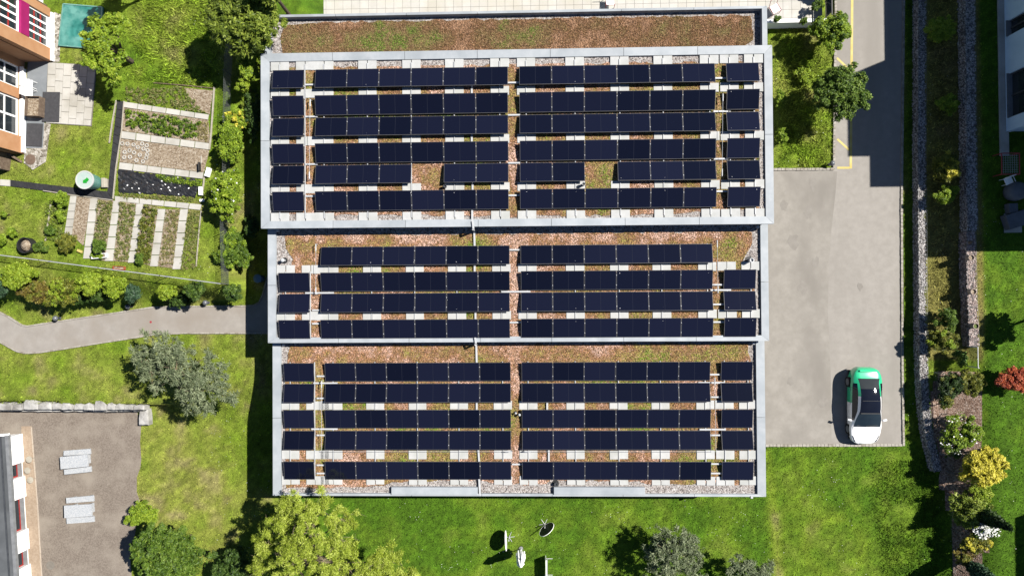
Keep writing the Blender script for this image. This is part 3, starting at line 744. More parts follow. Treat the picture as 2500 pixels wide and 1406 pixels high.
lifeline('C', [(785, 930), (785, 1102), (1250, 1102)], 'safety cable bending along the left half of the lowest roof')
lifeline('C', [(1745, 922), (1748, 1102), (1280, 1102)], 'safety cable bending along the right half of the lowest roof')
# roof vents
def vent(k, px, py, h, r, m, label, hood=False):
    z = TIERS[k]['deck']; p = V(px, py, z + h); c = Vector((p.x, p.y, z))
    e = thing('roof_vent', label, 'vent pipe', c)
    MB().lathe(c, [(r * .8, 0), (r * .8, h * .8)], 14).build('pipe', m, e, smooth=False)
    if hood: MB().lathe(c, [(r * 1.2, h * .8), (r * 1.25, h * .86), (r * .6, h)], 14).build('cap', m, e)
    else: MB().ring(c, r, r * .7, h * .78, h, 14).build('rim', m, e)
    MB().ring(c, r * 1.9, r * .82, 0, .05, 14).build('flange', M_BLACKM, e)
vent('B', 688, 635, .45, .09, M_ALU, 'white vent pipe on pale gravel at the left end of the middle roof', True)
vent('B', 1836, 635, .5, .12, M_ALU, 'open grey vent pipe on pale gravel at the right end of the middle roof')
vent('A', 1425, 449, .45, .09, M_ALUD, 'dark-shadowed vent pipe in the right panel gap of the widest roof')
vent('A', 1086, 454, .4, .09, M_DARKG, 'dark vent pipe in the left panel gap of the widest roof')
vent('C', 1268, 1013, .4, .06, M_ALU, 'small white capped pipe in the centre aisle of the lowest roof', True)
vent('C', 1259, 1009, .3, .05, M_ALU, 'shorter white pipe beside the capped pipe in the centre aisle', True)
vent('C', 1357, 1182, .25, .1, M_DARKG, 'dark vent stub by the right eaves cover of the lowest roof')
vent('O', 668, 47, .25, .1, M_DARKG, 'dark drain stub in the gravel corner of the narrow top roof')
# ------------------------------------------------------------------ plants
def leafcloud(clumps, n, size, elong, rng, up=.55, shell=.45, along=0.0, droop=0.0):
    """leaf sized diamonds spread through ellipsoid clumps (cx,cy,cz,rx,ry,rz)"""
    C = np.array(clumps, float); wgt = (C[:, 3] * C[:, 4] * C[:, 5]) ** .67; idx = rng.choice(len(C), n, p=wgt / wgt.sum())
    d = rng.normal(size=(n, 3)); d /= np.linalg.norm(d, axis=1)[:, None]
    d[:, 2] = np.where(d[:, 2] < -.35, -d[:, 2], d[:, 2])
    r = shell + (1 - shell) * rng.random(n) ** .5; r *= rng.uniform(.88, 1.1, n)
    p = C[idx, :3] + d * C[idx, 3:6] * r[:, None]
    out = d / C[idx, 3:6]; out /= np.linalg.norm(out, axis=1)[:, None]
    nrm = out * .5 + rng.normal(size=(n, 3)) * .5; nrm[:, 2] += up; nrm /= np.linalg.norm(nrm, axis=1)[:, None]
    a = rng.normal(size=(n, 3)) * (1 - along) + out * along * 2; a[:, 2] -= droop
    a -= nrm * (a * nrm).sum(1)[:, None]; a /= np.linalg.norm(a, axis=1)[:, None] + 1e-9
    b = np.cross(nrm, a); s = size * rng.uniform(.6, 1.35, n)[:, None]
    la = a * s * elong * .5; lb = b * s * .5
    vs = np.stack([p - la, p + lb * .9, p + la, p - lb * .9], 1).reshape(-1, 3)
    fs = np.arange(n * 4).reshape(-1, 4)
    # colour of a leaf: its own, plus that of its branch
    br = rng.random(len(C)); tint = np.clip(.48 + (br[idx] - .5) * .4 + rng.normal(0, .27, n), 0, 1)
    return vs, fs, tint
def lobes(c, rx, ry, rz, k, rng, s=.42, fill=True):
    out = []
    for i in range(k):
        d = rng.normal(size=3); d /= np.linalg.norm(d); d[2] = abs(d[2]) * 1.1 - .25
        q = rng.uniform(.45, .78); e = s * rng.uniform(.7, 1.25)
        out.append((c[0] + d[0] * rx * q, c[1] + d[1] * ry * q, c[2] + d[2] * rz * q, rx * e, ry * e, rz * e))
    if fill: out.append((c[0], c[1], c[2] - rz * .1, rx * .72, ry * .72, rz * .72))
    return out
LM = dict(
    bright=leaf_mat('leaf_bright', [(.055, .10, .006), (.145, .225, .013), (.28, .36, .035)]),
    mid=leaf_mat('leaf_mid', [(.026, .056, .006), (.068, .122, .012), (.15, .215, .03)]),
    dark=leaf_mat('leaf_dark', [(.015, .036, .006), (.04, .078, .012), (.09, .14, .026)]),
    lime=leaf_mat('leaf_lime', [(.09, .14, .008), (.18, .26, .016), (.30, .36, .04)]),
    yellow=leaf_mat('leaf_yellow', [(.22, .20, .012), (.42, .38, .03), (.62, .54, .09)], .2),
    olive=leaf_mat('leaf_olive', [(.045, .06, .008), (.11, .125, .014), (.22, .21, .03)]),
    brown=leaf_mat('leaf_rust', [(.06, .045, .012), (.13, .10, .02), (.20, .17, .03)]),
    pine=leaf_mat('needle_grey', [(.055, .075, .036), (.115, .14, .072), (.20, .225, .13)], .12),
    yew=leaf_mat('needle_olive', [(.045, .07, .008), (.12, .165, .016), (.25, .30, .045)], .25),
    blue=leaf_mat('needle_dark', [(.010, .026, .012), (.024, .055, .026), (.055, .10, .045)], .1),
    willow=leaf_mat('leaf_willow', [(.14, .19, .016), (.28, .35, .032), (.48, .54, .12)], .4),
    red=leaf_mat('leaf_red', [(.13, .022, .012), (.30, .052, .022), (.47, .14, .05)], .2),
    herb=leaf_mat('leaf_herb', [(.06, .09, .015), (.12, .16, .03), (.22, .22, .08)]),
    straw=leaf_mat('leaf_straw', [(.14, .12, .045), (.22, .19, .075), (.30, .26, .12)]),
    white=leaf_mat('petal_white', [(.45, .45, .42), (.6, .6, .58), (.7, .7, .7)], .1),
    black=leaf_mat('leaf_blackish', [(.008, .02, .005), (.02, .045, .008), (.045, .08, .016)]))  # last one: natural blackish green of the cypress and the dark olive shrub
def foliage(name, clumps, n, size, m, parent, elong=1.9, up=.55, shell=.45, along=0.0, droop=0.0, seed=0):
    vs, fs, tn = leafcloud(clumps, n, size, elong, np.random.default_rng(seed + 101), up, shell, along, droop)
    o = place(np_mesh(name, vs - np.array(wpos(parent)), fs, LM[m], tint=tn), name, parent); return o
PID = [0]
def plant(name, label, cat, px, py, rpx, h, kind, trunk=.0, n=None, size=.11, ry=None, group=None, k=9, elong=1.9, along=0., up=.55, lift=None, shell=.45, flowers=0, m2=None, zc=.55, droop=0., base_z=None, s=.42, fill=True, dense=1.0):
    """crown centre as seen in the photo, radius in photo pixels, height in metres"""
    PID[0] += 1; rng = np.random.default_rng(PID[0] * 13 + 5)
    cz = trunk + (h - trunk) * zc
    g = G(px, py, cz)
    if base_z is not None: p = V(px, py, base_z + cz); g = Vector((p.x, p.y, base_z))
    R = rpx / F_PX * (CAM_H - g.z - cz); Ry = (ry or rpx) / F_PX * (CAM_H - g.z - cz); rz = (h - trunk) * .5
    e = thing(name, label, cat, g, 0, group)
    c = (g.x, g.y, g.z + cz)
    cl = lobes(c, R, Ry, rz, k, rng, s, fill)
    nc = int(R * Ry * 46 * dense) + 14; Cl = np.array(cl); pw_ = (Cl[:, 3] * Cl[:, 4]); li = rng.choice(len(cl), nc, p=pw_ / pw_.sum()); sub_ = []
    for q in li:
        d = rng.normal(size=3); d /= np.linalg.norm(d); d[2] = abs(d[2]) * .9 - .15; f_ = rng.uniform(.6, 1.12); rc = rng.uniform(.07, .17) * (.65 + .5 * min(R, 1.6))
        L0 = Cl[q]; sub_.append((L0[0] + d[0] * L0[3] * f_, L0[1] + d[1] * L0[4] * f_, L0[2] + d[2] * L0[5] * f_, rc, rc, rc * .8))
    st = MB()
    tr = max(.03, R * .07)
    if trunk > 0 or h > 2:
        pts = [Vector((g.x, g.y, g.z - .1)), Vector((g.x + rng.normal(0, .05), g.y + rng.normal(0, .05), g.z + max(trunk, h * .3)))]
        st.tube(pts[0], pts[1], tr * 1.25, tr, 8)
        for q in cl[:7]:
            mid = pts[1].lerp(Vector(q[:3]), .5) + Vector((0, 0, .1)); st.tube(pts[1], mid, tr * .6, tr * .4, 6); st.tube(mid, q[:3], tr * .4, tr * .12, 5)
        st.build('trunk', M_BARK, e)
    else:
        for q in cl[:6]: st.tube((g.x + rng.normal(0, .05), g.y + rng.normal(0, .05), g.z - .05), q[:3], .02, .006, 5)
        st.build('stem', M_BARK, e)
    n = int((n or int(420 * max(R, .3) * max(Ry, .3) * 4.2)) * 2.8); size *= .56
    foliage('crown', sub_, n, size, kind, e, elong, up, .05, along, droop, PID[0])
    if fill: foliage('inner_leaves', [(q[0], q[1], q[2] - q[5] * .15, q[3] * .85, q[4] * .85, q[5] * .85) for q in cl], int(n * .25 * dense), size, kind, e, elong, up, .3, along, droop, PID[0] + 5)
    if m2: o2_ = foliage('new_growth', [(q[0], q[1], q[2] + q[5] * .45, q[3], q[4], q[5]) for q in sub_[::3]], n // 4, size, m2, e, elong, .8, .2, along, droop, PID[0] + 3); o2_['kind'] = 'stuff'
    if flowers: o_ = foliage('flower', [(q[0], q[1], q[2] + q[5] * .2, q[3], q[4], q[5]) for q in cl], flowers * 2, .09, 'white', e, 1.1, 1.2, .93, 0, 0, PID[0] + 7); o_['kind'] = 'stuff'
    return e

# --- trees of the left side
plant('garden_tree', 'light green leafy tree with open branches beside the teal net', 'tree', 268, 120, 82, 3.1, 'bright', .8, 3800, .15, ry=118, k=40, m2='lime', shell=.25, s=.17, fill=False)
plant('yew_tree', 'large dark olive tree above the wire fence at the top', 'tree', 600, 45, 98, 4.6, 'yew', 1.0, 9000, .15, ry=86, k=22, elong=3.2, along=.5, shell=.4, dense=1.4)
plant('yew_tree', 'olive feathery tree hanging over the building corner at the top edge', 'tree', 640, -40, 60, 6.0, 'yew', 1.5, 3500, .17, k=10, elong=3.0, along=.5)
plant('shade_tree', 'dark green tree at the top edge above the teal net', 'tree', 285, -62, 52, 4.2, 'mid', 1.2, 1800, .16, k=10)
plant('hedge_shrub', 'bright glossy shrub beneath the olive tree beside the building', 'shrub', 612, 150, 33, 2.0, 'bright', 0, 2600, .13, ry=48, k=10, m2='lime', dense=1.8)
plant('hedge_shrub', 'narrow lime shrub tip below the glossy shrub by the building', 'shrub', 596, 212, 16, 1.8, 'lime', 0, 700, .11, ry=26, dense=1.8)
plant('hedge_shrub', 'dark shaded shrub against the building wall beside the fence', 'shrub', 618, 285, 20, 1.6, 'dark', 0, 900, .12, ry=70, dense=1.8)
plant('hedge_shrub', 'yellow-green shrub above the rounded green shrubs along the fence', 'shrub', 575, 293, 28, 1.5, 'lime', 0, 1000, .12, ry=28, m2='yellow', dense=1.8)
plant('hedge_shrub', 'rounded mid-green shrub directly under the yellow-green one', 'shrub', 566, 353, 40, 1.7, 'bright', 0, 2300, .12, ry=46, k=12, dense=1.8)
plant('flowering_shrub', 'pale flowering shrub with creamy clusters halfway along the fence', 'shrub', 553, 470, 47, 2.0, 'bright', 0, 2800, .12, ry=62, k=14, m2='lime', flowers=14, dense=1.8)
plant('hedge_shrub', 'lowest large green shrub on the fence line above the path', 'shrub', 570, 615, 49, 1.8, 'mid', 0, 2800, .12, ry=54, k=13, m2='bright', dense=1.8)
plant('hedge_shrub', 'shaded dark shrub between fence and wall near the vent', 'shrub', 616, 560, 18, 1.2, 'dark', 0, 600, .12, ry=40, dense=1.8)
# hedge row above the path
HR = 'clipped shrubs on the bank above the path'
for px, py, r, ry, h, kind, m2, lab in (
        (2, 690, 26, 38, 1.1, 'blue', None, 'dark green shrub cut by the left edge above the path'),
        (48, 672, 42, 36, 1.1, 'lime', None, 'yellow-lime shrub second from the left on the bank'),
        (92, 712, 40, 30, 1.0, 'brown', 'olive', 'rust-brown shrub in the bank row above the path'),
        (160, 705, 44, 44, 1.2, 'olive', 'lime', 'large olive-green shrub in the middle of the bank row'),
        (192, 722, 22, 26, .9, 'dark', None, 'small dark shrub at the foot of the large olive shrub'),
        (222, 690, 30, 32, 1.1, 'lime', None, 'yellow-lime shrub right of the large olive shrub'),
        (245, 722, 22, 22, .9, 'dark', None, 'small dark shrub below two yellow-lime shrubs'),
        (280, 703, 32, 34, 1.1, 'lime', None, 'yellow-lime shrub near the right end of the long bank row'),
        (320, 716, 22, 24, .9, 'blue', None, 'dark green round shrub ending the long bank row'),
        (410, 712, 27, 26, .9, 'lime', None, 'lime round shrub of the group of three by the path'),
        (444, 733, 30, 26, .9, 'dark', None, 'dark spreading shrub of the group of three by the path'),
        (478, 710, 26, 26, 1.0, 'dark', 'mid', 'dark round shrub beside the fence corner and globe lamp'),
        (566, 714, 25, 26, .9, 'dark', 'mid', 'lone dark round shrub near the building shadow')):
    plant('bank_shrub', lab, 'shrub', px, py, r * 1.2, h * 1.1, kind, 0, int(r * ry * 1.25), .10, ry=ry, k=9, elong=2.4, along=.4, m2=m2, group=HR, dense=1.8)
for px, py, r, lab in ((11, 523, 8, 'tiny yellow-green seedling bush on the left lawn'), (31, 566, 13, 'small round bush on the left lawn near the black heap'), (5, 586, 16, 'small green bush cut by the left edge of the lawn')):
    plant('small_bush', lab, 'shrub', px, py, r, .6, 'bright', 0, int(r * r * 2) + 60, .08, k=5)

# --- pines: tufts of needles
def pine(label, spots, n, seed, trunkpx, hh, up_=.8):
    spots = [(a, b, c, d + up_) for a, b, c, d in spots]
    rng = np.random.default_rng(seed)
    bp = G(*trunkpx, 0.0); e = thing('pine_tree', label, 'tree', bp)
    cl = []; st = MB(); top = Vector((bp.x, bp.y, bp.z + hh * .55)); st.tube((bp.x, bp.y, bp.z - .1), top, .12, .08, 8)
    for px, py, r, z in spots:
        c = V(px, py, bp.z + z); R = r / F_PX * (CAM_H - c.z)
        st.tube(top, c, .06, .015, 6)
        for i in range(max(5, int(R * R * 42))):
            d = rng.normal(size=3); d /= np.linalg.norm(d); d[2] = abs(d[2]) * .8 - .2; q = rng.uniform(.3, 1.02)
            t_ = (c.x + d[0] * R * q, c.y + d[1] * R * q, c.z + d[2] * R * .55 * q); s_ = rng.uniform(.13, .24)
            cl.append((*t_, s_, s_, s_ * .8))
            if rng.random() < .3: st.tube(c, t_, .015, .006, 4)
    st.build('trunk', M_TWIG, e)
    foliage('crown', cl, n, .045, 'pine', e, 5.0, .3, .15, .75, 0, seed)
    return e
pine('grey-green pine spreading below the curved path', [(365, 815, 20, 1.6), (400, 850, 50, 2.2), (345, 870, 36, 1.7), (440, 860, 42, 2.0), (370, 905, 40, 1.8), (430, 900, 48, 2.4), (470, 915, 38, 2.0), (505, 870, 22, 1.6), (390, 945, 22, 1.2),
      (520, 905, 42, 1.8), (480, 955, 46, 1.9), (540, 945, 40, 1.8), (505, 990, 28, 1.4), (470, 990, 24, 1.2), (560, 970, 24, 1.3), (455, 960, 34, 1.7)], 15000, 3, (450, 915), 2.6)
pine('grey-green pine on the bottom lawn right of the folded tables', [(1620, 1310, 34, 2.6), (1670, 1315, 40, 2.8), (1600, 1345, 34, 2.2), (1640, 1350, 52, 3.2), (1690, 1350, 40, 2.6), (1620, 1395, 46, 2.4), (1680, 1400, 50, 2.6)], 10000, 5, (1625, 1330), 3.0, -.4)
pine('small grey-green pine cut by the bottom edge', [(1812, 1385, 34, 1.8), (1845, 1405, 34, 1.6), (1868, 1388, 20, 1.2)], 3600, 6, (1820, 1385), 2.0, -.1)

# --- bottom left trees
plant('round_shrub', 'bright green round shrub at the corner of the brown court', 'shrub', 350, 1254, 44, 1.1, 'bright', 0, 3000, .08, ry=32, k=10, m2='lime', dense=1.8)
plant('dark_tree', 'dark green tree with pale twigs beside the court at the bottom', 'tree', 410, 1350, 96, 4.0, 'mid', 1.0, 9000, .14, ry=76, k=20, elong=2.6, along=.3, shell=.35, dense=1.5)
plant('shade_shrub', 'dark shaded bush between the dark tree and the willow', 'shrub', 560, 1380, 62, 2.2, 'dark', .3, 3500, .13, ry=60, k=12)
def willow():
    rng = np.random.default_rng(77); bp = G(740, 1330, 0); e = thing('willow_tree', 'large yellow-green willow overhanging the lower left roof corner', 'tree', bp)
    st = MB(); top = Vector((bp.x, bp.y, 2.4)); st.tube((bp.x, bp.y, -.1), top, .26, .2, 10); cl = []
    for px, py, r, z in ((730, 1240, 45, 5.2), (780, 1245, 52, 5.0), (840, 1265, 36, 4.4), (690, 1285, 52, 5.0), (760, 1300, 60, 5.8), (825, 1310, 46, 5.0), (655, 1330, 46, 4.4), (715, 1350, 60, 5.6), (790, 1365, 62, 5.6), (850, 1345, 36, 4.0), (640, 1385, 40, 4.0), (700, 1405, 52, 5.0),
                       (900, 1385, 50, 4.2), (950, 1370, 42, 3.8), (985, 1400, 40, 3.4), (870, 1410, 50, 4.4), (930, 1420, 50, 4.0), (1010, 1420, 30, 3.0), (780, 1430, 60, 5.0), (700, 1228, 22, 5.0)):
        c = V(px, py, z); R = r / F_PX * (CAM_H - z); st.tube(top, top.lerp(c, .55) + Vector((0, 0, .3)), .1, .06, 7); st.tube(top.lerp(c, .55) + Vector((0, 0, .3)), c, .06, .02, 6)
        for i in range(int(R * R * 20) + 4):
            d = rng.normal(size=3); d /= np.linalg.norm(d); d[2] = abs(d[2]) * .9 - .3; q = rng.uniform(.35, 1.0)
            t_ = Vector((c.x + d[0] * R * q, c.y + d[1] * R * q, c.z + d[2] * R * .6 * q)); s_ = rng.uniform(.12, .32)
            cl.append((*t_, s_, s_, s_ * .8))
            if rng.random() < .5:
                m_ = c.lerp(t_, .5) + Vector(rng.normal(0, .12, 3)); st.tube(c, m_, .02, .014, 4); st.tube(m_, t_, .014, .006, 4)
                en = t_ + Vector((rng.normal(0, .25), rng.normal(0, .25), .1)); st.tube(t_, en, .008, .004, 4)
    st.build('trunk', M_TWIG, e)
    foliage('crown', cl, 68000, .037, 'willow', e, 4.4, .3, .1, .55, .3, 9)
willow()

# ------------------------------------------------------------------ garden: beds, slab strips, edging
GZ = GARDEN_Z
def gp(x, y, z=0.0): return V(x, y, GZ + z)
def bed(name, pts, m, label, z=.02):
    P = [gp(x, y) for x, y in pts]; NOGRASS.append([(p.x, p.y) for p in P])
    MB().prism([(p.x, p.y) for p in P], GZ - .1, GZ + z).build(name, m, label=label, cat='garden bed')
def strip(pts, n, label, m=None, z=.045, stag=0):
    """a row of slabs in the quad pts (two long sides given end to end)"""
    a0, a1, b1, b0 = [gp(x, y) for x, y in pts]; NOGRASS.append([(p.x, p.y) for p in (a0, a1, b1, b0)])
    e = thing('slab_path', label, 'slab path', a0.lerp(b1, .5), 0, 'slab strips in the garden beds')
    for i in range(n):
        u, v = i / n + .006, (i + 1) / n - .006; j = random.uniform(-.006, .006)
        P = [a0.lerp(a1, u), a0.lerp(a1, v), b0.lerp(b1, v), b0.lerp(b1, u)]
        MB().prism([(p.x, p.y) for p in P], GZ - .05, GZ + z + j).build('paving_slab', m or M_CONC, e)
strip([(303, 249), (511, 281), (509, 293), (301, 262)], 6, 'pale slab strip topmost across the upper vegetable beds')
strip([(297, 321), (513, 351), (511, 366), (296, 338)], 6, 'pale slab strip between green herbs and the ringed soil bed')
strip([(292, 397), (498, 422), (496, 437), (290, 413)], 6, 'pale slab strip above the black plastic sheet')
strip([(280, 479), (494, 500), (490, 513), (281, 491)], 7, 'pale slab strip below the black plastic sheet')
for i, (xt0, xt1, yt, xb0, xb1, yb) in enumerate(((173, 187, 478, 158, 176, 574), (222, 239, 484, 204, 222, 632), (278, 293, 490, 257, 276, 638), (334, 350, 497, 313, 330, 642), (387, 404, 510, 367, 385, 651), (441, 459, 510, 422, 441, 658))):
    strip([(xt0, yt), (xb0, yb), (xb1, yb), (xt1, yt)], 5, f'{ORD[i]} upright slab strip from the left in the lower vegetable beds')
bed('soil_bed', [(296, 339), (511, 367), (498, 421), (292, 396)], M_SOIL, 'bare brown soil bed with small white rings', .02)
bed('soil_bed', [(188, 480), (222, 484), (204, 600), (176, 575)], M_SOIL, 'bare brown soil bed between the first two upright slab strips', .015)
bed('herb_bed', [(302, 263), (509, 294), (513, 350), (298, 320)], M_SOIL, 'soil bed full of green herbs below the topmost slab strip', .015)
bed('soil_bed', [(450, 215), (520, 222), (512, 280), (470, 262)], M_SOIL, 'small bare sandy patch at the top corner of the beds', .012)
bed('soil_bed', [(240, 487), (277, 490), (257, 637), (222, 632)], M_SOIL, 'weedy soil bed between second and third upright strips', .008)
bed('soil_bed', [(294, 492), (333, 497), (313, 640), (277, 637)], M_SOIL, 'weedy soil bed between third and fourth upright strips', .008)
bed('soil_bed', [(351, 499), (387, 510), (367, 648), (331, 640)], M_SOIL, 'weedy soil bed between fourth and fifth upright strips', .008)
bed('soil_bed', [(405, 511), (441, 512), (422, 655), (386, 650)], M_SOIL, 'weedy soil bed between the last two upright strips', .008)
# black plastic sheet: wrinkled film
def film():
    a0, a1, b1, b0 = gp(290, 413), gp(490, 440), gp(478, 482), gp(290, 470); nu, nv = 46, 16; vs = []; rng = np.random.default_rng(4)
    for j in range(nv + 1):
        for i in range(nu + 1):
            u, v = i / nu, j / nv; p = a0.lerp(a1, u).lerp(b0.lerp(b1, u), v)
            z = .05 + .035 * math.sin(u * 50 + math.sin(v * 9) * 2.4) * math.sin(v * 13 + u * 7) + rng.normal(0, .012)
            jx = (.05 * rng.normal() if j in (0, nv) else 0)
            vs.append((p.x + jx * .5, p.y + jx, GZ + max(.012, z) * (0.25 if j in (0, nv) else 1)))
    fs = [(j * (nu + 1) + i, j * (nu + 1) + i + nu + 1, j * (nu + 1) + i + nu + 2, j * (nu + 1) + i + 1) for j in range(nv) for i in range(nu)]
    m = mat('black_film', (.010, .010, .011), (.024, .024, .025), 6, .28, spec=.6)
    NOGRASS.append([(p.x, p.y) for p in (a0, a1, b1, b0)])
    MB().add(vs, fs).build('plastic_sheet', m, label='wrinkled black plastic sheet covering a vegetable bed', cat='plastic sheet')
film()
for i in range(13):
    u, v = random.random(), random.random(); p = gp(300 + 180 * u, 418 + 22 * u + 48 * v)
    MB().rock((p.x, p.y, GZ + .09), (random.uniform(.05, .1), random.uniform(.04, .08), .06), random.uniform(0, 3)).build('stone', M_WHITEWALL, label='small pale stone weighing down the black plastic sheet', cat='stone', group='stones on the plastic sheet')
# rings in the soil bed
ring_me = MB().ring((0, 0, 0), .115, .07, 0, .05, 14).mesh('pot_ring', M_CONC)
for x, y in ((299, 351), (312, 352), (327, 354), (348, 352), (359, 356), (337, 360), (317, 368), (351, 364), (361, 368), (305, 372), (328, 373), (342, 379), (360, 378), (304, 385), (318, 384), (358, 386), (334, 392), (350, 395)):
    o = place(ring_me, 'pot_ring', None, gp(x, y, .022)); tag(o, 'small white plant ring lying on the bare soil bed', 'plant ring', 'plant rings on the bare soil')
# edging boards
def board(pts, label, wd=.05, h=.1, m=None, z0=None):
    P = [gp(x, y) for x, y in pts]; mb = MB()
    for a, b_ in zip(P, P[1:]):
        d = b_ - a; c = (a + b_) / 2; mb.box((c.x, c.y, GZ + h / 2 - .02), (d.length, wd, h), math.atan2(d.y, d.x))
    mb.build('edging_board', m or M_WOODL, label=label, cat='edging')
board([(524, 214), (516, 330), (512, 366)], 'white edging board along the right side of the upper beds', .07)
board([(500, 428), (496, 465)], 'short white edging board right of the plastic sheet', .06)
board([(492, 515), (487, 560), (480, 650)], 'thin pale edging board right of the lower beds', .04)
board([(125, 500), (112, 588)], 'thin pale edging board left of the lower beds', .04)
board([(304, 248), (298, 322), (284, 412), (277, 486)], 'pale edging right of the dark rubber tile path', .045)
board([(285, 246), (275, 300), (268, 350)], 'pale edging left of the dark rubber tile path', .05)
board([(107, 466), (180, 477), (276, 489)], 'pale edging below the dark rubber tile path', .045)
board([(375, 203), (450, 209), (520, 216)], 'weathered wooden pole lying above the beds', .05, .07, M_WOOD)
# rubber tile path
def tiles(pts, n, label):
    a0, a1, b1, b0 = [gp(x, y) for x, y in pts]; NOGRASS.append([(p.x, p.y) for p in (a0, a1, b1, b0)])
    e = thing('rubber_path', label, 'path', a0.lerp(b1, .5))
    for i in range(n):
        u, v = i / n + .012 / n * 2, (i + 1) / n - .012 / n * 2
        P = [a0.lerp(a1, u), a0.lerp(a1, v), b0.lerp(b1, v), b0.lerp(b1, u)]
        MB().prism([(p.x, p.y) for p in P], GZ - .05, GZ + .035 + random.uniform(-.006, .006)).build('rubber_tile', M_RUBBER, e)
tiles([(287, 247), (263, 470), (277, 486), (302, 248)], 11, 'upright dark rubber tile path left of the vegetable beds')
tiles([(26, 440), (262, 468), (276, 488), (26, 455)], 12, 'level dark rubber tile path running left across the lawn')
strip([(-20, 437), (25, 440), (25, 455), (-20, 452)], 2, 'pale slabs ending the dark rubber path at the left edge')

# plants in the beds
def patch(label, pts, n, size, kind, h=.25, name='herb_patch', m2=None, elong=2.2):
    PID[0] += 1; rng = np.random.default_rng(PID[0] * 7); poly = [tuple(gp(x, y)[:2]) for x, y in pts]; a = np.array(poly)
    cl = []
    for _ in range(4000):
        x, y = rng.uniform(a[:, 0].min(), a[:, 0].max()), rng.uniform(a[:, 1].min(), a[:, 1].max())
        if inside(np.array([x]), np.array([y]), poly)[0]:
            s_ = rng.uniform(.04, .13); cl.append((x, y, GZ + h * .12, s_, s_, h * rng.uniform(.2, 1.0)))
        if len(cl) > 260: break
    c = a.mean(0); e = thing(name, label, 'plants', (c[0], c[1], GZ)); n = int(n * 1.15); size *= .5; elong *= 1.3
    foliage('leaves', cl, n, size, kind, e, elong, .5, .0, .3, 0, PID[0])
    if m2: foliage('pale_leaves', cl[::2], n // 2, size, m2, e, elong, .5, .0, .3, 0, PID[0] + 1)
patch('dense green herbs filling the bed below the topmost strip', [(306, 268), (420, 285), (490, 300), (485, 338), (400, 332), (310, 310)], 4200, .09, 'mid', .3, m2='bright')
patch('loose straw weeds at the right end of the herb bed', [(480, 300), (508, 300), (508, 345), (485, 340)], 500, .08, 'straw', .15)
patch('weeds along the upper rim of the black plastic sheet', [(380, 428), (492, 446), (490, 456), (390, 440)], 800, .09, 'bright', .22, m2='mid')
patch('straw weeds under the black plastic sheet', [(290, 474), (480, 484), (478, 494), (290, 484)], 800, .08, 'herb', .12, m2='straw')
patch('mixed weeds between second and third upright strips', [(241, 490), (276, 493), (262, 590), (232, 590)], 1500, .08, 'herb', .25, m2='straw')
patch('mixed weeds between third and fourth upright strips', [(296, 494), (332, 499), (315, 636), (280, 634)], 2000, .08, 'herb', .2, m2='straw')
patch('tall weeds between fourth and fifth upright strips', [(353, 501), (385, 511), (366, 645), (333, 638)], 2600, .09, 'olive', .35, m2='herb')
patch('thin straw weeds between the last two upright strips', [(407, 514), (438, 514), (424, 650), (390, 646)], 1500, .07, 'straw', .15, m2='herb')
patch('low weeds at the left end of the lower beds', [(115, 495), (160, 480), (165, 520), (150, 590), (112, 585)], 1600, .08, 'herb', .2, m2='bright')
patch('rough grass strip right of the last upright strip', [(460, 515), (490, 520), (480, 655), (440, 658)], 1700, .07, 'herb', .14, m2='straw')
patch('dry weeds above the topmost slab strip', [(310, 215), (450, 215), (500, 275), (310, 246)], 2600, .08, 'herb', .15, m2='straw')
for px, py, r, h, kind, lab in ((151, 487, 22, .7, 'bright', 'bright green clump at the top left of the lower beds'), (147, 528, 15, .5, 'bright', 'smaller bright clump below the top left clump'), (126, 563, 16, .4, 'mid', 'low green clump beside the left edging board'),
                                (165, 595, 30, .7, 'olive', 'yellow-olive bush at the foot of the first slab strip'), (243, 598, 24, .8, 'mid', 'grey-green bush by the white planter trough'), (98, 604, 18, .5, 'mid', 'green clump beside the black compost heap'),
                                (338, 632, 15, .5, 'mid', 'small green bush at the foot of the fourth slab strip'), (240, 617, 16, .35, 'bright', 'fresh green leaves in the white planter trough')):
    plant('garden_bush', lab, 'bush', px, py, r, h, kind, 0, int(r * r * 2.2), .085, k=7, elong=2.4, along=.3)

# things standing in the garden
c = gp(232, 446); e = thing('water_barrel', 'pale teal round water barrel with green lid scrap on the rubber path', 'barrel', c)
M_BARREL = mat('teal_plastic', L(110, 176, 164), L(140, 196, 186), 3, .35, spec=.5)
MB().lathe(c, [(.42, .03), (.46, .5), (.5, .92)], 28).build('body', M_BARREL, e, smooth=False)
MB().ring(c, .53, .46, .88, .95, 28).build('rim', mat('white_plastic', L(236, 240, 238), L(246, 248, 246), 2, .4), e)
MB().lathe(c, [(.46, .925), (.46, .93)], 28).build('water', mat('milky_water', L(214, 236, 228), L(232, 246, 240), 3, .08, spec=.5), e)
mb = MB()
for k_ in range(3): mb.box((c.x + .03 + k_ * .07, c.y - .1 + .06 * k_, .95 + GZ + k_ * .01), (.22 - .04 * k_, .17, .015), .4 * k_)
mb.build('green_scrap', mat('green_plastic', L(40, 190, 60), L(60, 206, 80), 3, .4), e)
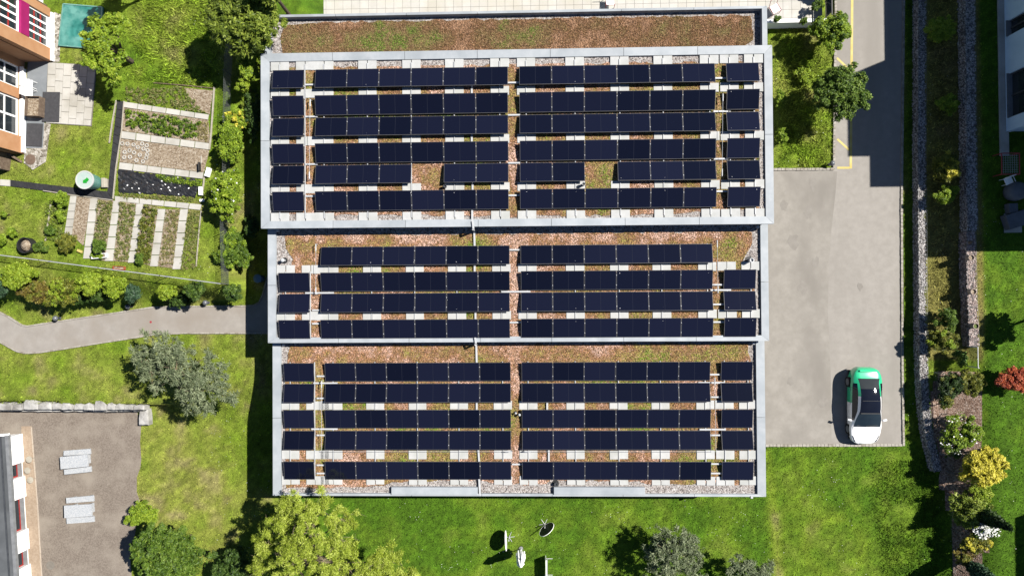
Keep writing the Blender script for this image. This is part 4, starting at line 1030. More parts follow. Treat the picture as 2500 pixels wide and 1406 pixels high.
def boxthing(name, label, cat, px, py, d, rz, m, z=GZ, inner=None, px2=0):
    c = V(px, py, z + d[2]); e = thing(name, label, cat, (c.x, c.y, z), 0)
    if inner is None: MB().box((c.x, c.y, z + d[2] / 2), d, rz, bev=.012).build('body', m, e)
    else:
        R_ = Matrix.Rotation(rz, 3, 'Z')
        for sx_, sy_, dx, dy in ((0, 1, d[0], .03), (0, -1, d[0], .03), (1, 0, .03, d[1] - .06), (-1, 0, .03, d[1] - .06)):
            o_ = R_ @ Vector((sx_ * (d[0] / 2 - .015), sy_ * (d[1] / 2 - .015), 0)); MB().box((c.x + o_.x, c.y + o_.y, z + d[2] / 2), (dx, dy, d[2]), rz).build('side', m, e)
        MB().box((c.x, c.y, z + d[2] * .35), (d[0] - .07, d[1] - .07, d[2] * .6), rz).build('filling', inner, e)
    return e
boxthing('wooden_block', 'pale wooden block beside the teal water barrel, left one', 'block', 251, 446, (.2, .55, .22), .03, M_WOODL)
boxthing('wooden_block', 'pale wooden block beside the teal water barrel, right one', 'block', 257, 447, (.14, .5, .2), .03, M_WOODL)
boxthing('planter_trough', 'white planter trough at the foot of the second slab strip', 'planter', 240, 625, (.85, .26, .26), .09, M_WHITEWALL, inner=M_SOIL)
boxthing('flower_box', 'long orange flower box by the lower fence', 'planter', 289, 654, (.68, .2, .18), -.06, mat('terracotta', L(196, 96, 60), L(212, 112, 74), 4, .8), inner=M_SOIL)
boxthing('cold_crate', 'white crate leaning at the right end of the soil bed', 'crate', 506, 420, (.24, .52, .22), -.3, M_WHITEWALL)
boxthing('cold_crate', 'white crate beside the black plastic sheet', 'crate', 488, 466, (.18, .48, .2), 0, M_WHITEWALL)
boxthing('cold_crate', 'low white crate above the fifth slab strip', 'crate', 492, 489, (.26, .14, .12), .1, M_WHITEWALL)
boxthing('dark_plank', 'short black plank standing in the soil bed', 'plank', 484, 406, (.05, .5, .3), .03, M_BLACKM)
boxthing('wooden_stake', 'pale stake beside the black plank', 'stake', 491, 390, (.09, .42, .06), .02, M_WOODL)
boxthing('yellow_can', 'small yellow watering can lying by the olive bush', 'can', 193, 613, (.3, .14, .14), -.4, M_YELLOW)
c = gp(72, 600); e = thing('compost_heap', 'black ringed compost heap on the left lawn above the fence', 'compost heap', c)
MB().ring(c, .46, .4, 0, .42, 20).build('black_ring', M_BLACKM, e); MB().lathe(c, [(.4, .05), (.3, .3), (.12, .42)], 16).build('compost', M_SOIL, e)
c = G(632, 680, .4); e = thing('rain_bin', 'blue-grey round bin in the building shadow above the path', 'bin', c)
MB().lathe(c, [(.2, 0), (.24, .55), (.25, .6)], 18).build('body', mat('blue_plastic', L(110, 150, 190), L(124, 164, 204), 3, .5), e); MB().lathe(c, [(.26, .6), (.24, .64), (.08, .67)], 18).build('lid', mat('blue_plastic', (0, 0, 0)), e)

# globe lamps
def globe(px, py, label, h=.42):
    g = G(px, py, h); e = thing('globe_lamp', label, 'lamp', g, 0, 'globe lamps along path and drive')
    MB().tube(g, g + Vector((0, 0, h - .1)), .035, .03, 10).build('post', M_DARKG, e)
    MB().lathe(g, [(.09, 0), (.09, .03), (.04, .05)], 14).build('foot', M_DARKG, e)
    MB().lathe(g + Vector((0, 0, h)), [(.155 * math.sin(a * math.pi / 10) + .002, -.155 * math.cos(a * math.pi / 10)) for a in range(11)], 20).build('globe', M_BALL, e, smooth=True)
globe(135, 777, 'grey globe lamp left of three along the curved path')
globe(312, 748, 'grey globe lamp below the long bank row of shrubs')
globe(501, 739, 'grey globe lamp beside the dark shrubs near the fence corner')
globe(2032, 399, 'grey globe lamp at the corner of verge and drive')

# wire fences
M_WIRE = mat('galvanised_wire', L(120, 126, 124), L(140, 146, 144), 3, .5, spec=.4)
def wire_fence(label, base, h, post_every, parent_loc, nh=9, nv=.22, wire=.006, rail=True, braces=False):
    e = thing('wire_fence', label, 'fence', base[0]); wm = MB()
    for a, b_ in zip(base, base[1:]):
        d = b_ - a; n = max(1, round(d.length / post_every))
        for i in range(n + 1):
            p = a.lerp(b_, i / n); MB().tube(p - Vector((0, 0, .2)), p + Vector((0, 0, h + .03)), .025, .025, 8).build('post', M_ALUD, e)
        if rail: MB().tube(a + Vector((0, 0, h)), b_ + Vector((0, 0, h)), .02, .02, 6).build('rail', M_ALU, e)
        for k_ in range(nh): z = h * (k_ + .3) / nh; wm.tube(a + Vector((0, 0, z)), b_ + Vector((0, 0, z)), wire, wire, 3, False)
        m_ = max(1, int(d.length / nv))
        for i in range(m_): p = a.lerp(b_, i / m_); wm.tube(p, p + Vector((0, 0, h)), wire, wire, 3, False)
    o = wm.build('wire_mesh', M_WIRE, e); o['kind'] = 'stuff'
    return e
def down(p): return Vector((p.x, p.y, GZ - .05))
wire_fence('wire mesh fence with pale top rail along the lower edge of the vegetable garden', [down(V(x, y, GZ + 1.0)) for x, y in ((-40, 618), (95, 635), (240, 654), (390, 673), (540, 693))], 1.05, 2.4, None)
wire_fence('wire mesh fence beside the shrubs between garden and building', [down(V(x, y, GZ + 1.0)) for x, y in ((540, 693), (536, 560), (542, 400), (545, 170), (550, 100))], 1.05, 2.4, None, rail=False, nh=12, nv=.14, wire=.008)

# ------------------------------------------------------------------ upper left: patio, net, house
patio = sheet_px('patio', [(116, 152), (236, 160), (223, 309), (112, 301)], GZ + .02, mat('patio_bed', L(150, 144, 132), L(166, 160, 148), 4, .95), thick=.08)
A0, A1, B1, B0 = [gp(x, y) for x, y in ((118, 153), (235, 161), (222, 308), (113, 301))]
for i in range(6):
    o_ = (.5 if i % 2 else 0); nn = 5
    for j in range(nn + 1):
        v0, v1 = max(0, (j - o_) / nn), min(1, (j + 1 - o_) / nn)
        if v1 - v0 < .05: continue
        u0, u1 = i / 6 + .004, (i + 1) / 6 - .004; v0 += .004; v1 -= .004
        q = lambda u, v: A0.lerp(A1, u).lerp(B0.lerp(B1, u), v)
        P = [q(u0, v0), q(u1, v0), q(u1, v1), q(u0, v1)]
        MB().prism([(p.x, p.y) for p in P], GZ, GZ + .045 + random.uniform(-.004, .004)).build('paving_slab', M_CONC, patio)
sheet_px('gravel_strip', [(131, 30), (148, 36), (146, 152), (128, 152)], GZ + .02, M_GRAVELG)
sheet_px('gravel_strip', [(100, 300), (124, 303), (112, 395), (80, 415), (58, 398), (60, 365), (98, 360)], GZ + .022, M_GRAVELG)
sheet_px('entrance_slab', [(68, 150), (117, 150), (104, 362), (58, 362)], GZ + .03, mat('grey_slab', L(150, 156, 162), L(168, 174, 180), 1.2, .8), thick=.1)
c = gp(125, 262, .05); MB().box((c.x, c.y, GZ + .075), (1.02, 1.75, .03), -.03).build('door_mat', mat('charcoal_mat', L(78, 78, 82), L(92, 92, 96), 6, .95, bump=.1), label='large charcoal mat on the pale patio slabs', cat='mat')
c = gp(84, 330, .05); MB().box((c.x, c.y, GZ + .055), (.95, 1.35, .03), -.05).build('door_mat', mat('charcoal_mat', (0, 0, 0)), label='dark grey mat on the entrance slab below the planter', cat='mat')
boxthing('wooden_planter', 'brown wooden planter box on the entrance slab by the house', 'planter', 78, 259, (.85, 1.15, .55), -.04, M_WOOD, inner=M_SOIL)
def chair(px, py, label, m, rz, s=1.0, z=GZ):
    c = V(px, py, z + .45); e = thing('garden_chair', label, 'chair', (c.x, c.y, z), 0); R_ = Matrix.Rotation(rz, 3, 'Z'); o0 = Vector((c.x, c.y, z))
    q = lambda x, y, zz: o0 + R_ @ Vector((x * s, y * s, zz))
    MB().box(q(0, 0, .43), (.44 * s, .42 * s, .035), rz, bev=.01).build('seat', m, e)
    MB().box(q(0, .2, .68), (.44 * s, .03, .42), rz).build('backrest', m, e)
    for sx_ in (-1, 1):
        for sy_ in (-1, 1): MB().tube(q(sx_ * .19, sy_ * .18, 0), q(sx_ * .18, sy_ * .17, .43), .016, .016, 6).build('leg', m, e)
        MB().tube(q(sx_ * .21, -.18, .62), q(sx_ * .21, .2, .62), .014, .014, 6).build('armrest', m, e)
chair(70, 205, 'white garden chair against the orange house wall, upper one', M_WHITEWALL, 1.5)
chair(70, 226, 'white garden chair against the orange house wall, lower one', M_WHITEWALL, 1.5)
c = gp(75, 390); MB().lathe(c, [(.31, 0), (.31, .03), (.27, .04)], 24).build('manhole_cover', mat('rusty_cover', L(130, 108, 92), L(146, 124, 108), 8, .9), label='round brown cover in the gravel below the entrance slab', cat='manhole')
# netted sandpit
P = [gp(x, y) for x, y in ((157, 12), (252, 20), (248, 122), (146, 113))]; NOGRASS.append([(p.x, p.y) for p in P])
e = thing('netted_pond', 'square basin covered with wrinkled teal netting beside the house', 'covered pond', P[0].lerp(P[2], .5))
vs = []; nu = 26
for j in range(nu + 1):
    for i in range(nu + 1):
        u, v = i / nu, j / nu; p = P[0].lerp(P[1], u).lerp(P[3].lerp(P[2], u), v); r_ = math.hypot(u - .45, v - .62)
        z = .09 - .06 * math.sin(u * math.pi) * math.sin(v * math.pi) + .03 * math.sin(r_ * 42 + math.sin(u * 7) * 2) * math.sin(u * math.pi) * math.sin(v * math.pi)
        vs.append((p.x, p.y, GZ + z))
MB().add(vs, [(j * (nu + 1) + i, j * (nu + 1) + i + nu + 1, j * (nu + 1) + i + nu + 2, j * (nu + 1) + i + 1) for j in range(nu) for i in range(nu)]).build('net', M_TEAL, e, smooth=True)
for a, b_ in zip(P, P[1:] + P[:1]):
    d = b_ - a; m_ = (a + b_) / 2; MB().box((m_.x, m_.y, GZ + .05), (d.length, .06, .14), math.atan2(d.y, d.x)).build('rim', M_BARREL, e)

# orange and white house
def facade_house():
    z0 = GZ - .1; H_ = 7.0
    b0 = gp(131, 35); b1 = gp(129, 151); c0 = gp(66, 152); c1 = gp(54, 376)
    yU0, yU1 = b0.y, b1.y; XU = (b0.x + b1.x) / 2; XL = (c0.x + c1.x) / 2; yL1 = c1.y; XB = XU - 14
    e = thing('orange_house', 'orange and white house with magenta trim and tall windows at the top left', 'house', (XU, yU1, GZ))
    T = .35
    def wallseg(x, ya, yb, za, zb, m=M_ORANGE, out=0.0, name='wall_panel'):
        MB().box((x - T / 2 + out, (ya + yb) / 2, (za + zb) / 2), (T, abs(ya - yb), zb - za)).build(name, m, e)
    def window(x, ya, yb, za, zb, cols, rows, fm, rec=.16):
        o = MB(); y0_, y1_ = min(ya, yb), max(ya, yb)
        f = MB(); ft = .09
        for yy_ in (y0_ + ft / 2, y1_ - ft / 2): f.box((x - rec, yy_, (za + zb) / 2), (.08, ft, zb - za))
        for z_ in (za + ft / 2, zb - ft / 2): f.box((x - rec, (y0_ + y1_) / 2, z_), (.08, y1_ - y0_ - 2 * ft, ft))
        fr = f.build('window', M_WHITEWALL, e)
        cw = (y1_ - y0_ - 2 * ft) / cols; rh = (zb - za - 2 * ft) / rows
        for i in range(cols):
            for j in range(rows):
                MB().box((x - rec - .02, y0_ + ft + cw * (i + .5), za + ft + rh * (j + .5)), (.02, cw - .05, rh - .05)).build('pane', M_GLASSD, fr)
        for i in range(1, cols): MB().box((x - rec + .005, y0_ + ft + cw * i, (za + zb) / 2), (.07, .11, zb - za - 2 * ft)).build('mullion', M_WHITEWALL, fr)
        for j in range(1, rows): MB().box((x - rec + .008, (y0_ + y1_) / 2, za + ft + rh * j), (.06, y1_ - y0_ - 2 * ft, .05)).build('transom', fm, fr)
    yN = yU0 + 9
    # projecting upper bay
    wy0, wy1 = gp(131, 46).y, gp(129, 122).y
    wallseg(XU, wy1, yU1, z0, z0 + H_); wallseg(XU, yU0, wy0, z0, z0 + H_)
    wallseg(XU, wy0, wy1, z0, GZ + .25, M_WHITEWALL, .01); wallseg(XU, wy0, wy1, GZ + 1.95, GZ + 2.55, M_PINK, .03); wallseg(XU, wy0, wy1, GZ + 4.6, z0 + H_)
    window(XU, wy0, wy1, GZ + .25, GZ + 1.95, 4, 3, M_RED); window(XU, wy0, wy1, GZ + 2.55, GZ + 4.6, 4, 3, M_RED)
    MB().box(((XU - .36 + XL - .6) / 2 - .3, yU1 + T / 2 + .005, z0 + H_ / 2), (abs(XU - XL) + .6, T, H_)).build('return_wall', M_ORANGE, e)
    MB().box((XU + .03, (yU0 + yU1) / 2, GZ + .1), (.1, yU0 - yU1 + .02, .3)).build('plinth', M_WHITEWALL, e)
    # part north of the bay, set back
    MB().box((XU - .8, yU0 + 4.5, z0 + H_ / 2), (.35, 9, H_)).build('wall_panel', M_WHITEWALL, e)
    MB().box((XU - .5, yU0 + .18, z0 + H_ / 2), (.6, .3, H_)).build('return_wall', M_ORANGE, e)
    MB().tube((XU - .45, yU0 + .5, z0), (XU - .45, yU0 + .5, z0 + H_), .06, .06, 10).build('downpipe', M_WOOD, e)
    # recessed lower part: two windows between orange piers
    ws = [(gp(62, 168).y, gp(60, 222).y), (gp(58, 246).y, gp(56, 336).y)]; ya = yU1
    for wa, wb in ws:
        wallseg(XL, ya, wa, z0, z0 + H_); wallseg(XL, wa, wb, z0, GZ + .35); wallseg(XL, wa, wb, GZ + 2.35, GZ + 2.9); wallseg(XL, wa, wb, GZ + 4.7, z0 + H_)
        window(XL, wa, wb, GZ + .35, GZ + 2.35, 2, 2, M_WHITEWALL); window(XL, wa, wb, GZ + 2.9, GZ + 4.7, 2, 2, M_WHITEWALL)
        MB().box((XL + .06, (wa + wb) / 2, GZ + .33), (.2, wa - wb, .05)).build('window_sill', M_WHITEWALL, e)
        ya = wb
    wallseg(XL, ya, yL1, z0, z0 + H_)
    MB().box((XL - 5, yL1 + .17, z0 + H_ / 2), (9.6, .34, H_)).build('wall', M_ORANGE, e)
    MB().box((XL + .04, (yU1 + yL1) / 2 - .2, GZ + .12), (.1, yU1 - yL1 - .5, .3)).build('plinth', M_WHITEWALL, e)
    MB().box((XL - .45 - 6, (yN + yL1) / 2, z0 + H_ / 2), (12, yN - yL1 - 1.0, H_ - .1)).build('core', M_WALL, e)
    MB().box((XL - 6.1, (yN + yL1) / 2, z0 + H_ + .12), (12.4, yN - yL1 + .2, .22)).build('roof', M_ALUD, e); MB().box(((XU + XL) / 2, (yU0 + yU1) / 2, z0 + H_ + .05), (XU - XL + .1, yU0 - yU1 + .05, .1)).build('bay_roof', M_ALUD, e)
    NOGRASS.append([(XU, yU1), (XU, yN), (XU - 14, yN), (XU - 14, yL1), (XL, yL1), (XL, yU1)])
facade_house()
# small shed at the left edge
c = gp(8, 395); e = thing('bin_shed', 'small grey-roofed shed with wooden sides at the left edge', 'shed', c)
MB().box((c.x - .3, c.y, GZ + .45), (1.5, .95, .9), -.1).build('side_wall', M_WOOD, e)
mbx = MB()
mbx.add([(c.x - 1.15, c.y + .05, GZ + 1.25), (c.x + .5, c.y + .12, GZ + 1.2), (c.x + .52, c.y - .55, GZ + .93), (c.x - 1.1, c.y - .62, GZ + .98), (c.x - 1.15, c.y + .05, GZ + 1.2), (c.x + .5, c.y + .12, GZ + 1.15), (c.x + .52, c.y - .55, GZ + .88), (c.x - 1.1, c.y - .62, GZ + .93)],
        [(0, 3, 2, 1), (4, 5, 6, 7), (0, 1, 5, 4), (1, 2, 6, 5), (2, 3, 7, 6), (3, 0, 4, 7)])
mbx.build('roof', M_COPING, e)
for k_ in range(4):
    a = gp(12 + k_ * 3, 366 + k_ * 2); b_ = gp(44 + k_ * 4, 388 + k_ * 3); d = b_ - a
    MB().box(((a.x + b_.x) / 2, (a.y + b_.y) / 2, GZ + .35 - .05 * k_), (d.length, .12, .03), math.atan2(d.y, d.x), 0, .3).build('plank', M_WOOD, label=f'weathered plank leaning by the small shed, {ORD[k_]} from the top', cat='plank', group='planks by the shed')

# ------------------------------------------------------------------ stone wall, picnic tables, pale house
e = thing('stone_wall', 'dry wall of large pale limestone blocks above the brown court', 'stone wall', V(170, 1000, 0))
rs = random.Random(3)
def slabstone(cx_, cy_, z0, z1, dx, dy):
    """angular quarried block with an uneven back and a split face"""
    P = [(-.5, -.5), (-.17, -.52), (.2, -.5), (.5, -.5), (.5, rs.uniform(.0, .3)), (rs.uniform(.2, .4), rs.uniform(.35, .6)), (rs.uniform(-.15, .1), rs.uniform(.3, .65)), (rs.uniform(-.45, -.3), rs.uniform(.3, .55)), (-.5, rs.uniform(-.1, .3))]
    P = [(p_[0] * dx + rs.uniform(-.012, .012), p_[1] * dy + rs.uniform(-.02, .02)) for p_ in P]; n_ = len(P); vs = []
    for z_, k_ in ((z0, 1.0), (z1 - .07, 1.0), (z1, .88)): vs += [(cx_ + p_[0] * k_, cy_ + p_[1] * k_, z_ + (rs.uniform(-.025, .025) if z_ > z0 else 0)) for p_ in P]
    vs.append((cx_ + rs.uniform(-.1, .1) * dx, cy_, z1 + rs.uniform(0, .04)))
    fs = [tuple(range(n_))[::-1]] + [(k_ * n_ + i, k_ * n_ + (i + 1) % n_, (k_ + 1) * n_ + (i + 1) % n_, (k_ + 1) * n_ + i) for k_ in (0, 1) for i in range(n_)] + [(2 * n_ + i, 2 * n_ + (i + 1) % n_, 3 * n_) for i in range(n_)]
    return MB().add(vs, fs)
for x0, x1, y0, y1 in ((-6, 30, 985, 1000), (31, 52, 989, 1000), (57, 92, 976, 998), (92, 124, 983, 998), (128, 152, 985, 998), (152, 176, 984, 998), (180, 206, 985, 999), (206, 230, 985, 999), (231, 260, 981, 1000), (261, 283, 985, 999), (283, 305, 986, 999), (305, 326, 988, 999), (327, 353, 988, 999)):
    a, b_ = V(x0, y0, .9), V(x1, y1, .9)
    slabstone((a.x + b_.x) / 2, (a.y + b_.y) / 2, .35, .95 + rs.uniform(-.06, .08), abs(b_.x - a.x) * 1.0, abs(a.y - b_.y) * 1.2).build('stone_block', M_STONE, e)
x = -8
while x < 338:
    w_ = rs.uniform(26, 42); a, b_ = V(x, 999, .3), V(min(x + w_, 342), 1004, .3)
    slabstone((a.x + b_.x) / 2, a.y + .12, -.05, .46 + rs.uniform(-.06, .06), abs(b_.x - a.x) * .99, .5).build('stone_block', M_STONE, e); x += w_
a, b_ = V(338, 999, .5), V(361, 1038, .5)
slabstone((a.x + b_.x) / 2, (a.y + b_.y) / 2, -.05, .5, abs(b_.x - a.x), abs(a.y - b_.y)).build('stone_block', M_STONE, e)
NOGRASS.append([tuple(V(x, y, .6)[:2]) for x, y in ((-40, 984), (350, 984), (362, 1040), (338, 1040), (338, 1005), (-40, 1005))])
def slabtop(name, label, cat, quad, z, th, legs):
    P = [V(x, y, z) for x, y in quad]; c = sum(P, Vector()) / 4
    e = thing(name, label, cat, (c.x, c.y, 0.03), 0)
    MB().prism([(p.x, p.y) for p in P], z - th, z).build('top', M_GRANITE, e)
    d = (P[1] - P[0]); a = math.atan2(d.y, d.x); u = d.normalized(); wdt = (P[3] - P[0]).length
    for s in (-1, 1):
        q = c + u * s * d.length * .3; MB().box((q.x, q.y, (z - th + .03) / 2), (.14, wdt * .75, z - th - .03), a).build('leg', M_GRANITE, e)
slabtop('granite_bench', 'granite bench above the upper picnic table', 'bench', [(155, 1100), (220, 1095), (221, 1108), (155, 1112)], .45, .09, 2)
slabtop('granite_table', 'upper granite picnic table on the brown court', 'table', [(146, 1115), (213, 1109), (215, 1138), (148, 1145)], .74, .1, 2)
slabtop('granite_bench', 'granite bench below the upper picnic table', 'bench', [(156, 1146), (222, 1138), (223, 1151), (157, 1158)], .45, .09, 2)
slabtop('granite_bench', 'granite bench above the lower picnic table', 'bench', [(161, 1215), (228, 1209), (229, 1223), (162, 1228)], .45, .09, 2)
slabtop('granite_table', 'lower granite picnic table on the brown court', 'table', [(156, 1234), (223, 1230), (224, 1259), (157, 1264)], .74, .1, 2)
slabtop('granite_bench', 'granite bench below the lower picnic table', 'bench', [(162, 1264), (229, 1260), (230, 1273), (163, 1278)], .45, .09, 2)
# pale house with red frames
def pale_house():
    w0, w1 = V(52, 1058, 0), V(77, 1450, 0); d = (w1 - w0); L_ = d.length; u = d.normalized(); n = Vector((-u.y, u.x, 0))
    if n.x < 0: n = -n                       # n points to the court
    a = math.atan2(u.y, u.x); e = thing('pale_house', 'low white house with red window frames and grey roof at the lower left', 'house', w0)
    def bx(s0, s1, o0, o1, z0, z1, name, m, par=None):
        c = w0 + u * (s0 + s1) / 2 + n * (o0 + o1) / 2; return MB().box((c.x, c.y, (z0 + z1) / 2), (s1 - s0, abs(o1 - o0), z1 - z0), a).build(name, m, par or e)
    H_ = 2.3; s = 0.0
    for k_, (s0, s1) in enumerate(((0, 1.75), (2.62, 3.9), (5.9, 7.15), (8.1, 9.4))): bx(s0, s1, -.35, .1, 0, H_, 'wall_panel', M_WHITEWALL)
    for s0, s1 in ((1.75, 2.62), (3.9, 5.9), (7.15, 8.1)):
        bx(s0, s1, -.35, -.02, 0, .18, 'sill_wall', M_WHITEWALL); fr = bx(s0, s1, -.3, -.22, .18, H_, 'window', M_RED)
        bx(s0 + .01, s1 - .01, -.2, .04, .18, .24, 'window_sill', M_ALUD); bx(s0 + .1, s1 - .1, -.21, -.19, .35, H_ - .1, 'pane', M_GLASSD, fr)
        bx(s0, s0 + .08, -.22, -.1, .24, H_, 'red_reveal', M_RED)
    bx(0, 9.6, -9, -.4, 0, H_ - .02, 'core', M_WHITEWALL)
    bx(-.3, 10, -9.3, 1.05, H_, H_ + .16, 'roof', mat('grey_membrane', L(108, 112, 116), L(128, 132, 136), .8, .8, c3=L(96, 100, 104), scale3=.5))
    bx(-.32, 10, 0.96, 1.16, H_ + .04, H_ + .24, 'gutter', M_ALUD); bx(-.42, -.3, -9.3, 1.1, H_ + .02, H_ + .24, 'verge_trim', M_WHITEWALL)
    bx(-.3, 10, .6, .7, H_ + .16, H_ + .2, 'roof_seam', M_DARKG)
    NOGRASS.append([(p.x, p.y) for p in (w0, w1, w1 + n * -10, w0 + n * -10)])
pale_house()
for i, (px, py, z) in enumerate(((71, 1121, .5), (67, 1148, .45), (74, 1171, .5))):
    c = V(px, py, z); e = thing('disc_stake', f'pale round disc on a thin stake beside the low white house, {ORD[i]} from the top', 'garden stake', (c.x, c.y, .03), 0, 'disc stakes by the house')
    MB().tube((c.x, c.y, .03), (c.x, c.y, z), .008, .008, 6).build('stake', M_ALUD, e); MB().lathe((c.x, c.y, z), [(.20, 0), (.2, .012), (.05, .03)], 20).build('disc', M_WOODL, e)
# ------------------------------------------------------------------ gabion walls on the right
def dense(pts, step=.5):
    out = []
    for a, b_ in zip(pts, pts[1:]):
        n = max(1, int((b_ - a).length / step)); out += [a.lerp(b_, i / n) for i in range(n)]
    return out + [pts[-1]]
GAB_COLS = [L(182, 178, 176), L(212, 208, 206), L(236, 232, 230), L(140, 136, 136), L(226, 216, 212), L(250, 247, 245)]
GAB_PINK = [L(214, 192, 186), L(232, 212, 206), L(248, 234, 228), L(160, 140, 136), L(226, 204, 194), L(198, 180, 176)]
def gabion(label, pts, z0, z1, wd, cols, ins=.03):
    P = dense([Vector((p.x, p.y, 0)) for p in pts], .9); e = thing('gabion_wall', label, 'gabion wall', (P[0].x, P[0].y, z0))
    rng = np.random.default_rng(len(P)); xs, ys, zs = [], [], []; core = MB(); wire = MB()
    for i, (a, b_) in enumerate(zip(P, P[1:])):
        d = b_ - a; u = d.normalized(); n = Vector((-u.y, u.x, 0));  n = n if n.x > 0 else -n; L_ = d.length
        c = (a + b_) / 2 + n * wd / 2; core.box((c.x, c.y, (z0 + z1) / 2 - .04), (L_ + .02, wd - .08, z1 - z0 - .06), math.atan2(u.y, u.x))
        k = int(L_ * wd * 280); q = rng.random((k, 2)); xs += list(a.x + d.x * q[:, 0] + n.x * wd * q[:, 1]); ys += list(a.y + d.y * q[:, 0] + n.y * wd * q[:, 1]); zs += list(np.full(k, z1 - .07))
        k = int(L_ * (z1 - z0) * 160); q = rng.random((k, 2)); xs += list(a.x + d.x * q[:, 0] + n.x * .03); ys += list(a.y + d.y * q[:, 0] + n.y * .03); zs += list(z0 + (z1 - z0 - .08) * q[:, 1])
        k = int(L_ * (z1 - z0) * 60); q = rng.random((k, 2)); xs += list(a.x + d.x * q[:, 0] + n.x * (wd - .03)); ys += list(a.y + d.y * q[:, 0] + n.y * (wd - .03)); zs += list(z0 + (z1 - z0 - .08) * q[:, 1])
        for o_ in (0, wd):
            wire.tube(a + n * o_ + Vector((0, 0, z1)), b_ + n * o_ + Vector((0, 0, z1)), .008, .008, 4, False)
        if i % 2 == 0:
            wire.tube(a + Vector((0, 0, z1 + .004)), a + n * wd + Vector((0, 0, z1 + .004)), .008, .008, 4, False); wire.tube(a + Vector((0, 0, z0)), a + Vector((0, 0, z1)), .008, .008, 4, False)
    core.build('core', M_GABC, e); wire.build('basket_wire', M_WIRE, e)
    xs, ys, zs = map(np.array, (xs, ys, zs)); n = len(xs); r = rng.uniform(.035, .08, n)
    base = np.array([[1, 0, 0], [0, 1, 0], [-1, 0, 0], [0, -1, 0], [0, 0, .75], [0, 0, -.75]]); vs = np.zeros((n, 6, 3)); an = rng.uniform(0, 6.28, n); sq = rng.uniform(.6, 1, n)
    for k in range(6):
        bx_, by_, bz_ = base[k]; j = rng.uniform(.8, 1.2, n)
        vs[:, k, 0] = xs + r * j * (np.cos(an) * bx_ - np.sin(an) * by_ * sq); vs[:, k, 1] = ys + r * j * (np.sin(an) * bx_ + np.cos(an) * by_ * sq); vs[:, k, 2] = zs + r * bz_ * j * .6
    f = np.array([[0, 1, 4], [1, 2, 4], [2, 3, 4], [3, 0, 4], [1, 0, 5], [2, 1, 5], [3, 2, 5], [0, 3, 5]]); fs = (np.arange(n)[:, None, None] * 6 + f[None]).reshape(-1, 3)
    C = np.clip(np.array(cols)[rng.integers(0, len(cols), n)] * rng.uniform(.75, 1.25, n)[:, None], 0, .7)
    o = place(np_mesh('stones', vs.reshape(-1, 3) - np.array(wpos(e)), fs, M_PEB, col=np.repeat(C, 6, 0)), 'stones', e); o['kind'] = 'stuff'
    poly = [(p.x - .05, p.y) for p in P] + [(p.x + wd + .05, p.y) for p in P[::-1]]; NOGRASS.append(poly)
gabion('long grey gabion wall bordering the drive', GAB1, -.1, .66, .48, GAB_COLS)
g2a = [V(x, y, .85) for x, y in ((2338, -60), (2340, 200), (2344, 566))]; g2b = [V(x, y, .85) for x, y in ((2341, 569), (2343, 700), (2349, 845))]
gabion('upper gabion wall in the shadow of the white building', g2a, .6, 1.58, .58, GAB_COLS)
gabion('upper pinkish gabion wall carrying three round pots', g2b, .6, 1.58, .54, GAB_PINK)
for px, py, lab, fill in ((2372, 629, 'round pot with dark soil, topmost of three on the pinkish gabion wall', M_SOIL), (2377, 712, 'round pot with soil, middle of three on the pinkish gabion wall', M_SOIL), (2383, 796, 'round pot with moss, lowest of three on the pinkish gabion wall', mat('moss', (.05, .08, .02), (.09, .11, .03), 8, .95))):
    p = V(px, py, 1.95); e = thing('flower_pot', lab, 'pot', (p.x, p.y, 1.6), 0, 'pots on the gabion wall')
    MB().ring((p.x, p.y, 1.6), .17, .145, .0, .36, 18).build('pot', mat('pale_terracotta', L(206, 184, 170), L(222, 202, 188), 5, .8), e); MB().lathe((p.x, p.y, 1.6), [(.145, .02), (.145, .28)], 16).build('soil', fill, e)
p = V(2370, 592, 1.75); e = thing('metal_figure', 'small dark metal ornament on top of the pinkish gabion wall', 'ornament', (p.x, p.y, 1.58))
MB().lathe((p.x, p.y, 1.58), [(.03, 0), (.1, .05), (.05, .12), (.09, .2), (.02, .28)], 10).build('body', M_WOOD, e); MB().tube((p.x, p.y, 1.7), (p.x - .14, p.y + .02, 1.78), .04, .02, 8).build('head', M_WOOD, e)

